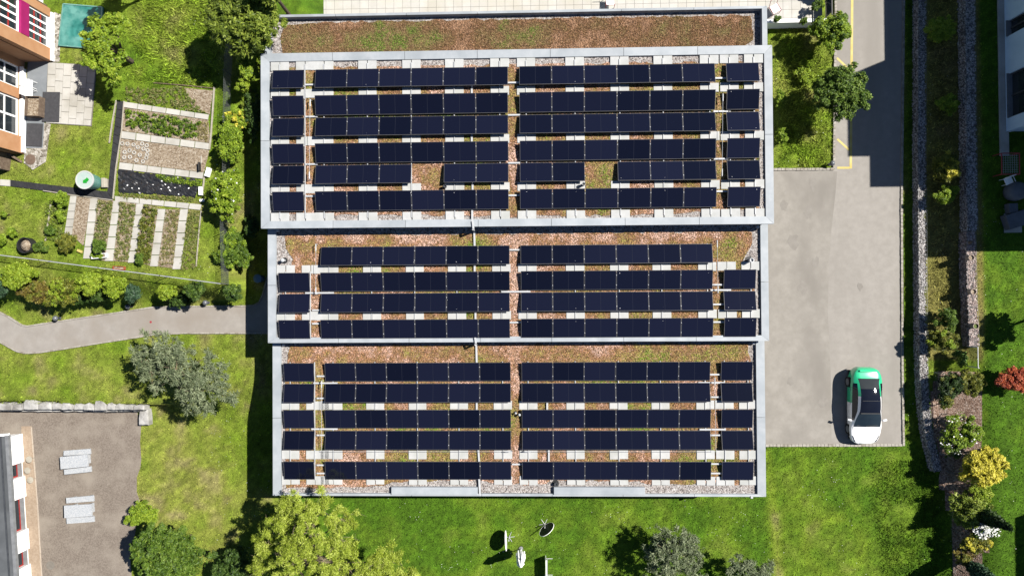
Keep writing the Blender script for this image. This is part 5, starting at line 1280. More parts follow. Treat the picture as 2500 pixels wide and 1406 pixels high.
# ------------------------------------------------------------------ white building on the right and a neighbour out of view
def white_building():
    X = V(2452, 200, LAWN_R).x; e = thing('white_building', 'tall white rendered building with dark windows along the right edge', 'building', (X, 13, LAWN_R))
    z0 = LAWN_R - .3; T = .3
    # (y0, y1, x west, roof height)
    for y0, y1, xw, zt in ((16.7, 27, X, 7.4), (11.8, 16.7, X, 10.2), (9.4, 11.8, X, 8.6), (4.7, 9.4, 29.75, 8.1)):
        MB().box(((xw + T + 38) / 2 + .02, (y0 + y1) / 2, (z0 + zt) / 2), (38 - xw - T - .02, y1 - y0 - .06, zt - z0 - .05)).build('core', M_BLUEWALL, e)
        MB().box(((xw + 38) / 2, (y0 + y1) / 2, zt + .02), (38 - xw + .16, y1 - y0 + .1, .14)).build('roof', M_ALUD, e)
    wins = [(V(2462, 84, 2.2).y, V(2462, 46, 2.2).y), (V(2464, 284, 2.2).y, V(2464, 176, 2.2).y)]
    ys = [(9.4, wins[1][0]), (wins[1][1], wins[0][0]), (wins[0][1], 27)]
    for ya, yb, zt in [(9.4, wins[1][0], 8.5), (wins[1][1], wins[0][0], 10.1), (wins[0][1], 16.7, 10.1), (16.7, 27, 7.3)]:
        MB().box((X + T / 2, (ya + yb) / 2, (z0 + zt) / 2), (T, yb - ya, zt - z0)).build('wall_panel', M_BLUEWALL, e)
    for ya, yb in wins:
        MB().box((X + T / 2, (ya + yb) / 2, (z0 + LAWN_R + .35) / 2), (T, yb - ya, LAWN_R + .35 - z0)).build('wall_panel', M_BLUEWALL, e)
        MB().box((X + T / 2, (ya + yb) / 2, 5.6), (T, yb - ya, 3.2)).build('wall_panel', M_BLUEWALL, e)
        fr = MB()
        for yy_ in (ya + .04, yb - .04, (ya + yb) / 2): fr.box((X + .16, yy_, LAWN_R + 1.4), (.08, .07, 2.1))
        f_ = fr.build('window', M_DARKG, e); MB().box((X + .2, (ya + yb) / 2, LAWN_R + 1.4), (.02, yb - ya - .1, 2.1)).build('pane', M_GLASSD, f_)
        MB().box((X + .05, (ya + yb) / 2, LAWN_R + .37), (.34, yb - ya + .04, .04)).build('window_sill', M_ALUD, e)
    MB().box((X - .1, 14, LAWN_R + .05), (.5, 12, .1)).build('plinth_strip', M_CONC, e)
    MB().box((X - .02, 10.3, 8.55), (.06, 1.8, .06)).build('railing', M_ALUD, e)
white_building()
e = thing('neighbour_house', 'white house standing just beyond the right edge, shading the lawn corner', 'house', (33.6, -16.8, LAWN_R))
c = V(2478, 1264, LAWN_R); zt = 7.0; hx = c.x - SHX * (zt - LAWN_R); hy = c.y - SHY * (zt - LAWN_R)
MB().box((hx + 4, hy - 6, (zt + 1) / 2), (8, 12, zt - 1)).build('wall', M_WHITEWALL, e); MB().box((hx + 4, hy - 6, zt - .05), (8, 12, .1)).build('roof', M_ALUD, e)
# red framed goal, covered grill, chair, lounge boxes in the shade
p = V(2460, 402, LAWN_R + .5); e = thing('garden_goal', 'small red-framed garden goal with net in the shade of the white building', 'goal', (p.x, p.y, LAWN_R))
x0, x1, y0, y1 = p.x - .5, p.x + .5, p.y - .6, p.y + .6; z = LAWN_R + .75; fr = MB()
for a, b_ in (((x0, y0, z), (x1, y0, z)), ((x1, y0, z), (x1, y1, z)), ((x1, y1, z), (x0, y1, z)), ((x0, y1, z), (x0, y0, z)), ((x0, y0, LAWN_R), (x0, y0, z)), ((x0, y1, LAWN_R), (x0, y1, z)), ((x1, y0, LAWN_R), (x1, y0, z)), ((x1, y1, LAWN_R), (x1, y1, z))): fr.tube(a, b_, .03, .03, 8)
fr.build('frame', M_REDF, e); nb = MB()
for i in range(1, 9): nb.tube((x0 + .05, y0 + (y1 - y0) * i / 9, z - .04), (x1 - .05, y0 + (y1 - y0) * i / 9, z - .04), .008, .008, 4, False)
for i in range(1, 8): nb.tube((x0 + (x1 - x0) * i / 8, y0 + .05, z - .04), (x0 + (x1 - x0) * i / 8, y1 - .05, z - .04), .008, .008, 4, False)
nb.build('net', M_ALU, e)
chair(2463, 441, 'white plastic chair in the shade below the red goal', M_WHITEWALL, .4, z=LAWN_R)
p = V(2487, 466, LAWN_R + .6); e = thing('covered_grill', 'round grey covered table in the shade by the building', 'covered table', (p.x, p.y, LAWN_R))
M_COVER = mat('grey_cover', L(110, 114, 122), L(132, 136, 144), 2, .7, bump=.2)
MB().lathe((p.x, p.y, LAWN_R), [(.5, 0), (.56, .2), (.52, .6), (.3, .7), (.05, .74)], 18).build('cover', M_COVER, e, smooth=True)
boxthing('storage_box', 'small pale storage box below the covered table', 'box', 2475, 508, (.5, .55, .4), .05, M_COVER, z=LAWN_R)
boxthing('garden_sofa', 'pale cushioned garden sofa at the right edge in the shade', 'sofa', 2488, 535, (1.3, .85, .5), .3, M_COVER, z=LAWN_R)
c = V(2472, 545, LAWN_R); MB().box((c.x, c.y, LAWN_R + .02), (1.0, 1.1, .05), 0).build('sofa_slab', M_CONC, label='pale ground slab under the cushioned sofa', cat='slab')

# ------------------------------------------------------------------ shrubs and trees of the right side
plant('street_tree', 'young green tree by the tiled terrace beside the drive', 'tree', 2028, 82, 48, 2.6, 'bright', .5, 3800, .13, ry=48, k=15, m2='mid', dense=1.8)
plant('street_tree', 'round dense dark green tree beside the yellow lane', 'tree', 2056, 226, 66, 3.4, 'mid', .9, 8000, .13, ry=66, k=24, s=.4, dense=2.0)
plant('verge_bush', 'small bright bush against the wall, upper one on the verge', 'bush', 1902, 242, 15, .9, 'bright', 0, 700, .1, ry=26, k=6)
plant('verge_bush', 'small bright bush against the wall, lower one on the verge', 'bush', 1906, 330, 18, .8, 'bright', 0, 700, .1, ry=26, k=6)
plant('verge_bush', 'loose lime bush in the middle of the verge', 'bush', 1968, 180, 26, .7, 'lime', 0, 800, .1, ry=28, k=7)
plant('terrace_shrub', 'mid green shrub in deep shade, topmost between the gabion walls', 'shrub', 2298, 72, 42, 1.3, 'lime', 0, 2400, .11, ry=38)
plant('terrace_shrub', 'small shrub in deep shade, second from the top between the gabion walls', 'shrub', 2314, 258, 28, .9, 'bright', 0, 1100, .1, ry=24)
plant('terrace_shrub', 'yellow-green spiky shrub half in sun between the gabion walls', 'shrub', 2306, 418, 34, 1.2, 'olive', 0, 1700, .13, ry=42, elong=4, along=.7, m2='yellow')
plant('terrace_shrub', 'rounded fresh green shrub below the spiky yellow one', 'shrub', 2308, 478, 27, 1.2, 'bright', 0, 1400, .1, ry=26)
plant('terrace_shrub', 'dark round shrub above the olive one between the gabion walls', 'shrub', 2308, 778, 31, 1.3, 'mid', 0, 1700, .1, ry=28)
plant('terrace_shrub', 'feathery yellow-olive shrub above the glass screen', 'shrub', 2298, 836, 34, 1.3, 'olive', 0, 2000, .1, ry=34, m2='lime', elong=3, along=.5)
plant('terrace_shrub', 'small dark shrub beside the glass screen', 'shrub', 2342, 875, 22, .9, 'mid', 0, 900, .09, ry=20)
plant('terrace_shrub', 'broad dark olive shrub below the glass screen', 'shrub', 2322, 945, 36, 1.5, 'black', 0, 2300, .12, ry=46, elong=3, along=.5, m2='olive')
plant('terrace_shrub', 'loose grey-green shrub right of the broad dark olive one', 'shrub', 2366, 930, 32, 1.1, 'olive', 0, 1600, .1, ry=36, elong=3, along=.4)
plant('terrace_shrub', 'fresh green shrub with white flowers beside the lawn edge', 'shrub', 2345, 1050, 46, 1.5, 'bright', 0, 3000, .11, ry=46, k=12, flowers=22)
plant('terrace_shrub', 'dark green flowering shrub left of the fresh green one', 'shrub', 2325, 1090, 30, 1.1, 'mid', 0, 1500, .1, ry=28, flowers=20)
plant('golden_thuja', 'large golden yellow conifer bush', 'shrub', 2392, 1140, 56, 2.0, 'yellow', 0, 5000, .13, ry=48, k=18, elong=2.6, along=.6, shell=.5)
plant('terrace_shrub', 'pale lime shrub under the golden conifer', 'shrub', 2400, 1200, 30, 1.0, 'lime', 0, 1300, .1, ry=26)
plant('dark_conifer', 'dark green broad conifer left of the cypress column', 'shrub', 2362, 1245, 44, 1.7, 'yew', 0, 3200, .13, ry=50, k=14, elong=3.2, along=.6)
plant('white_shrub', 'white flowering shrub beside the lawn at the lower right', 'shrub', 2408, 1288, 30, 1.0, 'mid', 0, 1200, .1, ry=30, flowers=320)
plant('terrace_shrub', 'golden olive shrub below the white flowers', 'shrub', 2385, 1318, 32, 1.0, 'olive', 0, 1600, .1, ry=30, m2='yellow', elong=3, along=.5)
plant('terrace_shrub', 'low rust-olive shrub near the bottom right fence', 'shrub', 2355, 1352, 30, .8, 'brown', 0, 1200, .09, ry=28, m2='olive')
plant('red_bush', 'round copper-red bush on the right lawn', 'shrub', 2474, 928, 50, 1.3, 'red', 0, 3600, .1, ry=32, k=14, dense=1.6)
def cypress(label, bpx, bpy, h, r, kind='black'):
    g = G(bpx, bpy, 0); e = thing('cypress_tree', label, 'tree', g); MB().tube(g, g + Vector((0, 0, h * .8)), .05, .02, 8).build('trunk', M_BARK, e); cl = []
    for i in range(16): t_ = (i + .5) / 16; q = r * (math.sin(min(1, t_ * 2.2) * math.pi / 2)) * (1 - max(0, t_ - .35) / .75) + .03; cl.append((g.x, g.y, g.z + .15 + t_ * h, q, q, h / 14))
    foliage('crown', cl, int(900 * h), .1, kind, e, 3.0, .2, .75, .4, -1.2, int(bpx))
cypress('dark narrow cypress leaning outward beside the white flowers', 2378, 1246, 2.9, .42)
cypress('dark narrow cypress at the bottom right corner', 2352, 1372, 3.2, .42, 'blue')
plant('lawn_tree', 'tree beyond the right edge shading the lawn', 'tree', 2590, 780, 48, 3.2, 'mid', 1.0, 2500, .14, k=12)
plant('shade_tree', 'tree beyond the top edge by the terrace', 'tree', 2040, -60, 40, 3.0, 'mid', .8, 1500, .14, k=9)
# bark mulch bed under the shrubs
mp = [G(x, y) for x, y in ((2262, 960), (2300, 905), (2385, 905), (2390, 960), (2400, 1060), (2400, 1180), (2410, 1330), (2395, 1420), (2330, 1420), (2315, 1250), (2290, 1150), (2272, 1070))]
def drape(name, poly, m, lift=.03, step=.3):
    a = np.array([(p[0], p[1]) for p in poly]); xs = np.arange(a[:, 0].min(), a[:, 0].max() + step, step); ys = np.arange(a[:, 1].min(), a[:, 1].max() + step, step); vs = []; fs = []
    for x in xs[:-1]:
        for y in ys[:-1]:
            if inside(np.array([x + step / 2]), np.array([y + step / 2]), a)[0]:
                n = len(vs)
                for dx, dy in ((0, 0), (step, 0), (step, step), (0, step)): vs.append((x + dx, y + dy, hz(x + dx, y + dy) + lift))
                fs.append((n, n + 1, n + 2, n + 3))
    return MB().add(vs, fs).build(name, m, kind='structure')
drape('mulch_bed', mp, M_MULCH); NOGRASS.append([(p.x, p.y) for p in mp])
# glass screen and wire fence on the slope
p0, p1 = V(2388, 848, LAWN_R + .9), V(2390, 898, LAWN_R + .9); e = thing('glass_screen', 'glass screen with two metal posts at the end of the gabion wall', 'screen', (p0.x, p0.y, LAWN_R))
MB().box(((p0.x + p1.x) / 2, (p0.y + p1.y) / 2, LAWN_R + .85), (.03, abs(p0.y - p1.y), .04)).build('top_rail', M_ALU, e)
M_CLEAR = bpy.data.materials.new('clear_glass'); M_CLEAR.use_nodes = True; bb = M_CLEAR.node_tree.nodes['Principled BSDF']; bb.inputs['Transmission Weight'].default_value = 1; bb.inputs['Roughness'].default_value = .02; bb.inputs['Base Color'].default_value = (.8, .9, .86, 1); bb.inputs['IOR'].default_value = 1.1
MB().box(((p0.x + p1.x) / 2, (p0.y + p1.y) / 2, LAWN_R + .45), (.012, abs(p0.y - p1.y) - .06, .7)).build('pane', M_CLEAR, e)
for p in (p0, p1): MB().tube((p.x, p.y, LAWN_R - .1), (p.x, p.y, LAWN_R + .9), .03, .03, 8).build('post', M_ALU, e)
fb = [G(x, y, .0) for x, y in ((2280, 908), (2290, 985), (2297, 1060), (2308, 1148), (2318, 1210), (2322, 1290), (2326, 1380), (2328, 1430))]
wire_fence('wire mesh fence running down beside the shrubs at the lower right', fb, 1.0, 2.2, None, nh=8, nv=.25, wire=.006, rail=False)

# ------------------------------------------------------------------ folded garden furniture on the bottom lawn
def tilt_table(px, py, r, az, label, tilt, top_m):
    """round table with its top tipped upright; az: direction the top faces"""
    g = G(px, py, 0); e = thing('tilt_table', label, 'table', g); n = Vector((math.cos(az) * math.cos(tilt), math.sin(az) * math.cos(tilt), math.sin(tilt)))
    u = Vector((-math.sin(az), math.cos(az), 0)); v = n.cross(u); c = g + Vector((0, 0, r * math.cos(tilt) + .06)); vs = []; k = 32
    for o_ in (-.015, .015):
        for i in range(k): a = 2 * math.pi * i / k; vs.append(c + n * o_ + (u * math.cos(a) + v * math.sin(a)) * r)
    MB().add(vs, [tuple(range(k))[::-1], tuple(range(k, 2 * k))] + [(i, (i + 1) % k, (i + 1) % k + k, i + k) for i in range(k)]).build('table_top', top_m, e)
    rv = []
    mb = MB()
    for i in range(k):
        a, b_ = 2 * math.pi * i / k, 2 * math.pi * (i + 1) / k
        mb.tube(c + (u * math.cos(a) + v * math.sin(a)) * r, c + (u * math.cos(b_) + v * math.sin(b_)) * r, .02, .02, 5, False)
    mb.build('edge_trim', M_WHITEWALL, e)
    h = n * 1; h.z = 0; h.normalize(); q = g + h * .18
    MB().tube(q + Vector((0, 0, .05)), q + Vector((0, 0, .7)), .03, .03, 8).build('column', M_ALU, e)
    for da in (0, 1.1, -1.1, 3.14):
        d = Vector((math.cos(az + da), math.sin(az + da), 0)); MB().tube(q + Vector((0, 0, .06)), q + d * .34 + Vector((0, 0, .02)), .018, .014, 6).build('foot', M_ALU, e)
tilt_table(1236, 1310, .58, 0.05, 'round white garden table tipped upright, edge-on, on the bottom lawn', 0.02, M_WHITEWALL)
tilt_table(1334, 1284, .52, 2.2, 'round dark garden table tipped up at an angle on the bottom lawn', .24, mat('slate_top', L(62, 70, 62), L(76, 84, 76), 3, .6))
g = G(1272, 1338, 0); e = thing('closed_parasol', 'closed white parasol standing on the bottom lawn', 'parasol', g)
MB().tube(g, g + Vector((0, 0, 2.9)), .025, .022, 10).build('pole', M_ALU, e); MB().lathe(g, [(.13, 0), (.13, .04), (.04, .06)], 18).build('base', M_ALUD, e)
vs = []; k = 24; prof = [(.16, .85), (.26, .95), (.25, 1.3), (.2, 1.8), (.16, 2.1), (.2, 2.3), (.12, 2.6), (.03, 2.88)]
for r_, z in prof:
    for i in range(k): a = 2 * math.pi * i / k; q = r_ * (1 + .28 * math.cos(a * 8 + z)); vs.append((g.x + q * math.cos(a), g.y + q * math.sin(a), g.z + z))
MB().add(vs, [(j * k + i, j * k + (i + 1) % k, (j + 1) * k + (i + 1) % k, (j + 1) * k + i) for j in range(len(prof) - 1) for i in range(k)]).build('canopy', mat('white_canvas', (.7, .7, .7), (.76, .76, .76), 3, .8), e)
MB().ring(g, .185, .15, 2.06, 2.12, 16).build('strap', M_ALU, e)
g0, g1 = G(1332, 1354, 0), G(1333, 1412, 0); c = (g0 + g1) / 2; e = thing('folded_table', 'long garden table folded upright at the bottom edge of the lawn', 'table', c)
MB().box((c.x, c.y, .45), (.035, (g0 - g1).length, .78), .0).build('table_top', M_WHITEWALL, e)
MB().box((c.x + .04, c.y, .8), (.09, (g0 - g1).length * .98, .04)).build('edge_rail', M_ALU, e)
for y in (g0.y - .2, g1.y + .25):
    MB().tube((c.x - .1, y, .05), (c.x + .42, y, .05), .02, .02, 8).build('foot', M_ALU, e); MB().tube((c.x + .1, y, .05), (c.x + .06, y, .78), .018, .018, 8).build('leg', M_ALU, e)

# red tubular chairs and pot plants on the terrace
def tube_chair(px, py, label, rz):
    c = V(px, py, TZ + .4); o0 = Vector((c.x, c.y, TZ + .025)); e = thing('tube_chair', label, 'chair', o0); R_ = Matrix.Rotation(rz, 3, 'Z'); q = lambda x, y, z: o0 + R_ @ Vector((x, y, z))
    for s in (-1, 1): MB().path([q(s * .26, -.28, 0), q(s * .26, -.26, .42), q(s * .26, .24, .38), q(s * .26, .42, .95)], .016, 6).build('side_frame', M_REDF, e); MB().tube(q(s * .26, .3, 0), q(s * .26, .2, .4), .016, .016, 6).build('leg', M_REDF, e)
    MB().tube(q(-.26, -.26, .42), q(.26, -.26, .42), .016, .016, 6).build('front_bar', M_REDF, e); MB().tube(q(-.26, .42, .95), q(.26, .42, .95), .016, .016, 6).build('top_bar', M_REDF, e)
    MB().box(q(0, -.02, .41), (.46, .48, .012), rz).build('seat', M_WHITEWALL, e)
tube_chair(1892, 22, 'red tubular chair on the tiled terrace beside the roof corner', .5)
tube_chair(1490, 3, 'red tubular chair on the tiled terrace above the middle of the building', 0)
for px, py, r, h, lab in ((1995, 15, 14, 1.1, 'potted plant on the terrace beside the balustrade'), (1960, 50, 10, .7, 'small potted plant on the white terrace wall, right one'), (1895, 48, 9, .6, 'small potted plant on the white terrace wall, left one')):
    plant('terrace_plant', lab, 'plant', px, py, r, h, 'mid', 0, 260, .09, k=5, base_z=TZ + .02)

# ------------------------------------------------------------------ parked car: green rear, white front
def car():
    cx = V(2116, 990, .9).x; yr = V(2115, 896, .75).y; yf = V(2115, 1083, .55).y; Lc = yr - yf
    e = thing('parked_car', 'white car with a green rear and black glass roof parked on the drive', 'car', (cx, (yr + yf) / 2, .03))
    rot = math.radians(-.6)
    def ip(x, pts): return float(np.interp(x, [p[0] for p in pts], [p[1] for p in pts]))
    S = Lc / 4.69
    def section(t):                                # t metres from the nose on a 4.69 m car
        w = .925 * ip(t, [(0, .34), (.04, .52), (.1, .66), (.2, .78), (.4, .89), (.7, .955), (1.0, .985), (2.4, 1.0), (3.5, .985), (3.95, .95), (4.2, .9), (4.4, .81), (4.55, .69), (4.64, .54), (4.69, .36)])
        top = ip(t, [(0, .55), (.06, .63), (.25, .72), (.6, .80), (1.05, .90), (1.25, .97), (1.6, 1.16), (2.0, 1.34), (2.3, 1.42), (2.7, 1.445), (3.1, 1.42), (3.5, 1.33), (3.9, 1.2), (4.2, 1.09), (4.4, 1.05), (4.56, 1.04), (4.63, .9), (4.69, .7)])
        belt = ip(t, [(0, .52), (.2, .66), (.6, .74), (1.2, .84), (2.0, .9), (3.4, .95), (4.0, .97), (4.5, .95), (4.62, .85), (4.69, .65)])
        cab = ip(t, [(0, 0), (1.1, 0), (1.5, .55), (2.0, 1), (3.2, 1), (3.8, .75), (4.2, .2), (4.4, 0), (4.69, 0)])
        rw = w * (.86 * (1 - cab) + ip(t, [(1.1, .84), (1.5, .78), (2.1, .645), (2.8, .62), (3.4, .585), (3.9, .55), (4.3, .62)]) * cab)
        rz_ = top - (.03 + .04 * cab); rz_ = max(rz_, belt * (1 - cab) + (rz_ if cab > 0 else 0) * cab) if cab < 1 else rz_
        bot = .22 if .2 < t < 4.5 else .3
        p = [(0, top), (rw * .35, top - .008), (rw * .7, top - .022), (rw, rz_ if cab > 0 else top - .05)]
        g0, g1 = p[3], (w * .955, belt)
        p += [(g0[0] + (g1[0] - g0[0]) * .33, g0[1] + (g1[1] - g0[1]) * .3), (g0[0] + (g1[0] - g0[0]) * .68, g0[1] + (g1[1] - g0[1]) * .66), g1]
        p += [(w * .99, belt - .06), (w, belt - .2), (w * .995, .5 if belt > .72 else belt - .24), (w * .975, .34 if belt > .62 else .3), (w * .93, bot)]
        return p
    ts = sorted(set([0, .03, .06, .12, .2, .3, .45, .6, .8, 1.0, 1.1, 1.2, 1.35, 1.5, 1.65, 1.8, 1.95, 2.1, 2.25, 2.4, 2.55, 2.7, 2.85, 3.0, 3.15, 3.3, 3.45, 3.6, 3.75, 3.9, 4.05, 4.2, 4.3, 4.4, 4.5, 4.56, 4.6, 4.64, 4.67, 4.69]))
    grid = [section(t) for t in ts]; J = 12
    def pt(i, j, s, off=0.0):
        x, z = grid[i][j]; y = yf + ts[i] * S; c_, s_ = math.cos(rot), math.sin(rot); X = s * (x + off * .4); Y = y - (yr + yf) / 2
        return (cx + X * c_ - Y * s_, (yr + yf) / 2 + X * s_ + Y * c_, z + .03 + off)
    def part(name, sel, m, off=0.0, smooth=True):
        mb = MB(); vid = {}; vs = []; fs = []
        def vi(i, j, s):
            k_ = (i, j, s if j else 1)
            if k_ not in vid: vid[k_] = len(vs); vs.append(pt(i, j, s, off))
            return vid[k_]
        for i in range(len(ts) - 1):
            for j in range(J - 1):
                for s in (1, -1):
                    if sel((ts[i] + ts[i + 1]) / 2, j, s):
                        q = [vi(i, j, s), vi(i, j + 1, s), vi(i + 1, j + 1, s), vi(i + 1, j, s)]; fs.append(q if s == 1 else q[::-1])
        return mb.add(vs, fs).build(name, m, e, smooth=smooth)
    paintw = mat('white_car_paint', (.74, .74, .74), (.76, .76, .76), 1, .3, spec=.5, coat=.8); green = mat('green_car_paint', (.018, .36, .17), (.022, .40, .19), 1, .28, spec=.5, coat=.9)
    roofg = mat('black_roof_glass', (.004, .005, .010), (.006, .007, .012), 1, .05, spec=.5); tint = mat('tinted_window', (.010, .016, .022), (.016, .024, .03), 1, .05, spec=.5)
    ROOF = lambda t, j, s: j < 3 and 1.95 < t < 3.45
    WIND = lambda t, j, s: j < 3 and 1.1 < t < 1.95
    REAR = lambda t, j, s: j < 3 and 3.45 < t < 4.05
    SIDE = lambda t, j, s: j in (4, 5) and 1.5 < t < 3.75
    GLASS = lambda t, j, s: ROOF(t, j, s) or WIND(t, j, s) or REAR(t, j, s) or SIDE(t, j, s)
    wheels = (.86 / 4.69 * 4.69, 3.74)
    ARCH = lambda t, j: j >= 8 and any(abs(t - w_) < .36 for w_ in wheels)
    lim = lambda t, j: (2.62 if j >= 6 else 2.95)
    part('body', lambda t, j, s: not GLASS(t, j, s) and not ARCH(t, j) and t < lim(t, j), paintw)
    part('rear_body', lambda t, j, s: not GLASS(t, j, s) and not ARCH(t, j) and t >= lim(t, j), green)
    part('glass_roof', ROOF, roofg); part('windscreen', WIND, tint); part('rear_window', REAR, mat('rear_glass', (.02, .024, .026), (.03, .034, .036), 1, .08)); 
    for s_ in (1, -1): part('side_window', lambda t, j, s: SIDE(t, j, s) and s == s_, roofg)
    def cp(x, t, z): 
        Y = yf + t * S - (yr + yf) / 2; return Vector((cx + x * math.cos(rot) - Y * math.sin(rot), (yr + yf) / 2 + x * math.sin(rot) + Y * math.cos(rot), z + .03))
    MB().box(cp(0, 2.35, .26), (1.6, 4.2 * S, .1), rot).build('underbody', M_BLACKM, e)
    MB().box(cp(0, 1.98, section(1.98)[0][1] + .002), (1.1, .05, .012), rot).build('roof_seam', M_BLACKM, e); MB().box(cp(0, 2.75, section(2.75)[0][1] - .003), (1.0, .02, .01), rot).build('roof_seam', M_BLACKM, e)
    for s in (1, -1):
        for w_ in wheels:
            c = cp(s * .77, w_, .31); d = Vector((math.cos(rot), math.sin(rot), 0)) * s
            wh = MB().tube(c - d * .11, c + d * .11, .315, .315, 24).build('wheel', mat('tyre', (.012, .012, .012), (.02, .02, .02), 8, .9), e); MB().tube(c + d * .1, c + d * .118, .22, .2, 20).build('rim', M_ALUD, wh)
            mbh = MB().box(cp(s * .86, w_, .52), (.02, .66, .1), rot); mbh.build('arch_liner', M_BLACKM, e)
        m_ = MB(); c = cp(s * 1.03, 1.52, .93); m_.box(c, (.22, .11, .12), rot + s * .25, bev=.03); m_.tube(cp(s * .88, 1.5, .88), c, .03, .03, 6); m_.build('mirror', paintw, e)
        hl = MB(); q = [section(t_) for t_ in (.14, .5)]
        hl.add([cp(s * (section(.1)[3][0] * .98), .12, section(.12)[3][1] + .012), cp(s * section(.16)[6][0] * 1.0, .18, section(.18)[6][1] + .03), cp(s * section(.55)[6][0] * .99, .55, section(.55)[6][1] + .02), cp(s * section(.5)[4][0] * .97, .5, section(.5)[4][1] + .012)], [(0, 1, 2, 3) if s == 1 else (3, 2, 1, 0)]); hl.build('headlight', roofg, e)
        MB().box(cp(s * .56, 4.5, .86), (.34, .04, .07), rot - s * .5).build('tail_light', M_RED, e)
    MB().box(cp(0, 4.5, 1.075), (1.0, .1, .025), rot, bev=.01).build('spoiler', green, e)
    MB().box(cp(0, 1.32, .92), (1.15, .3, .02), rot).build('dashboard', M_DARKG, e)
    gm = mat('panel_gap', (.03, .03, .03), (.04, .04, .04), 3, .6)
    def gap(pts, wd=.012):
        g_ = MB()
        for a_, b_ in zip(pts, pts[1:]): g_.tube(a_, b_, wd / 2, wd / 2, 4)
        g_.build('panel_gap', gm, e)
    def sp(t, j, s, o_=.002):
        x_, z_ = section(t)[j]; return cp(s * (x_ + o_), t, z_ + o_)
    for s in (1, -1):
        gap([sp(1.12, 3, s), sp(.9, 3, s), sp(.6, 3, s), sp(.32, 3, s), sp(.2, 2, s)])
        for t_ in (1.62, 2.66, 3.5): gap([sp(t_, j, s) for j in range(6, 11)])
        MB().box(cp(s * .935, 2.5, .78), (.02, .2, .03), rot).build('door_handle', M_ALU, e); MB().box(cp(s * .935, 3.35, .8), (.02, .2, .03), rot).build('door_handle', M_ALU, e)
        MB().tube(cp(s * .1, 1.14, .99), cp(s * .1 + .5, 1.2, 1.0), .012, .008, 5).build('wiper', M_BLACKM, e)
    gap([sp(.2, j, s) for s in (1,) for j in (2, 1, 0)] + [sp(.2, j, -1) for j in (1, 2)]); gap([sp(4.42, j, -1) for j in (3, 2, 1, 0)] + [sp(4.42, j, 1) for j in (1, 2, 3)])
car()
# ------------------------------------------------------------------ grass blades
def blades(x, y, rng, h, wdt, cmul):
    n = len(x); keep = np.ones(n, bool)
    for p in NOGRASS:
        a = np.array([(q[0], q[1]) for q in p]); bb_ = (x > a[:, 0].min()) & (x < a[:, 0].max()) & (y > a[:, 1].min()) & (y < a[:, 1].max())
        idx = np.where(bb_ & keep)[0]
        if len(idx): keep[idx[inside(x[idx], y[idx], a)]] = False
    x, y = x[keep], y[keep]; n = len(x); z = heights(x, y); a = rng.uniform(0, 6.283, n); w_ = wdt * rng.uniform(.6, 1.3, n); hh = h * rng.uniform(.4, 1.2, n); le = rng.normal(0, .75, (n, 2)) * hh[:, None]
    vs = np.zeros((n, 3, 3)); vs[:, 0] = np.c_[x - np.cos(a) * w_, y - np.sin(a) * w_, z]; vs[:, 1] = np.c_[x + np.cos(a) * w_, y + np.sin(a) * w_, z]; vs[:, 2] = np.c_[x + le[:, 0], y + le[:, 1], z + hh]
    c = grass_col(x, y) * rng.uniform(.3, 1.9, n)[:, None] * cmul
    return vs.reshape(-1, 3), np.arange(3 * n).reshape(-1, 3), np.repeat(c, 3, 0)
M_BLADE = col_mat('grass_blades', .8, trans=.25)
rg = np.random.default_rng(21)
N_ = 430000
vs, fs, c = blades(rg.uniform(-33, 31.5, N_), rg.uniform(-19, 19.5, N_), rg, .06, .022, 1.2)
o = place(np_mesh('lawn_grass', vs, fs, M_BLADE, col=c), 'lawn_grass'); tag(o, 'short mown grass covering all the lawns', 'grass', kind='stuff')
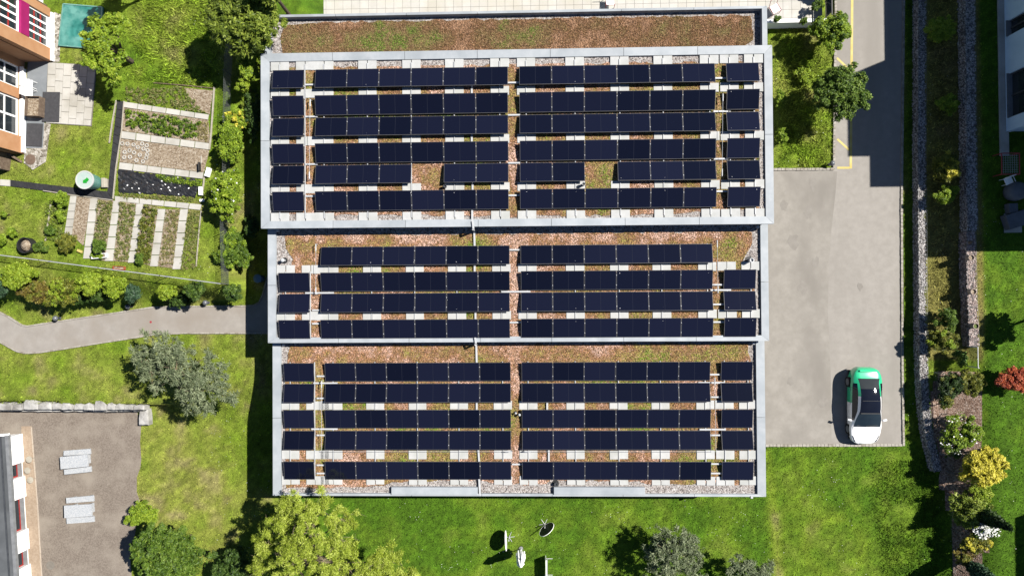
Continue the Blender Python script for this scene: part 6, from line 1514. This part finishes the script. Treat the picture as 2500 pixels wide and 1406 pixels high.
def rough(pts, dens, h, wdt, name, label, mul=1.45):
    P = [G(x, y) for x, y in pts]; a = np.array([(p.x, p.y) for p in P]); ar = (a[:, 0].max() - a[:, 0].min()) * (a[:, 1].max() - a[:, 1].min()); n = int(ar * dens)
    x = rg.uniform(a[:, 0].min(), a[:, 0].max(), n); y = rg.uniform(a[:, 1].min(), a[:, 1].max(), n); k = inside(x, y, a) & (vnoise(x, y, .9, 3) + vnoise(x, y, 2.5, 8) * .5 > .45)
    k &= rg.random(n) < np.clip(np.minimum(x - a[:, 0].min(), a[:, 0].max() - x) / 1.3, .05, 1)
    vs, fs, c = blades(x[k], y[k], rg, h, wdt, mul); o = place(np_mesh(name, vs, fs, M_BLADE, col=c), name); tag(o, label, 'grass', kind='stuff')
rough([(325, -20), (560, -20), (555, 190), (520, 215), (310, 195)], 300, .16, .028, 'rough_grass', 'long rough grass below the trees at the upper left')
rough([(1886, 66), (2040, 66), (2036, 410), (1890, 412)], 300, .16, .028, 'rough_grass', 'long uneven grass on the verge between building and drive')
rough([(2110, 1130), (2290, 1120), (2330, 1250), (2330, 1420), (2160, 1420)], 240, .12, .025, 'rough_grass', 'taller dry meadow grass at the lower right', 1.0)
rough([(2262, -20), (2340, -20), (2345, 760), (2262, 760)], 260, .14, .028, 'rough_grass', 'dry grass on the terrace between the gabion walls')
# daisies
n = 4200; x = rg.uniform(-20, 31, n); y = rg.uniform(-18.5, 19, n); k = (fbm(x, y, .5, 61) > .55); x, y = x[k], y[k]; n = len(x); keep = np.ones(n, bool)
for p in NOGRASS: keep &= ~inside(x, y, [(q[0], q[1]) for q in p])
x, y = x[keep], y[keep]; n = len(x); z = heights(x, y) + .08; r = rg.uniform(.010, .02, n); vs = np.zeros((n, 4, 3))
for k, (dx, dy) in enumerate(((1, 0), (0, 1), (-1, 0), (0, -1))): vs[:, k] = np.c_[x + dx * r, y + dy * r, z]
o = place(np_mesh('daisies', vs.reshape(-1, 3), np.arange(4 * n).reshape(-1, 4), mat('daisy_petal', (.55, .55, .5), (.65, .65, .6), 3, .8)), 'daisies'); tag(o, 'tiny white daisies scattered over the lawns', 'flowers', kind='stuff')
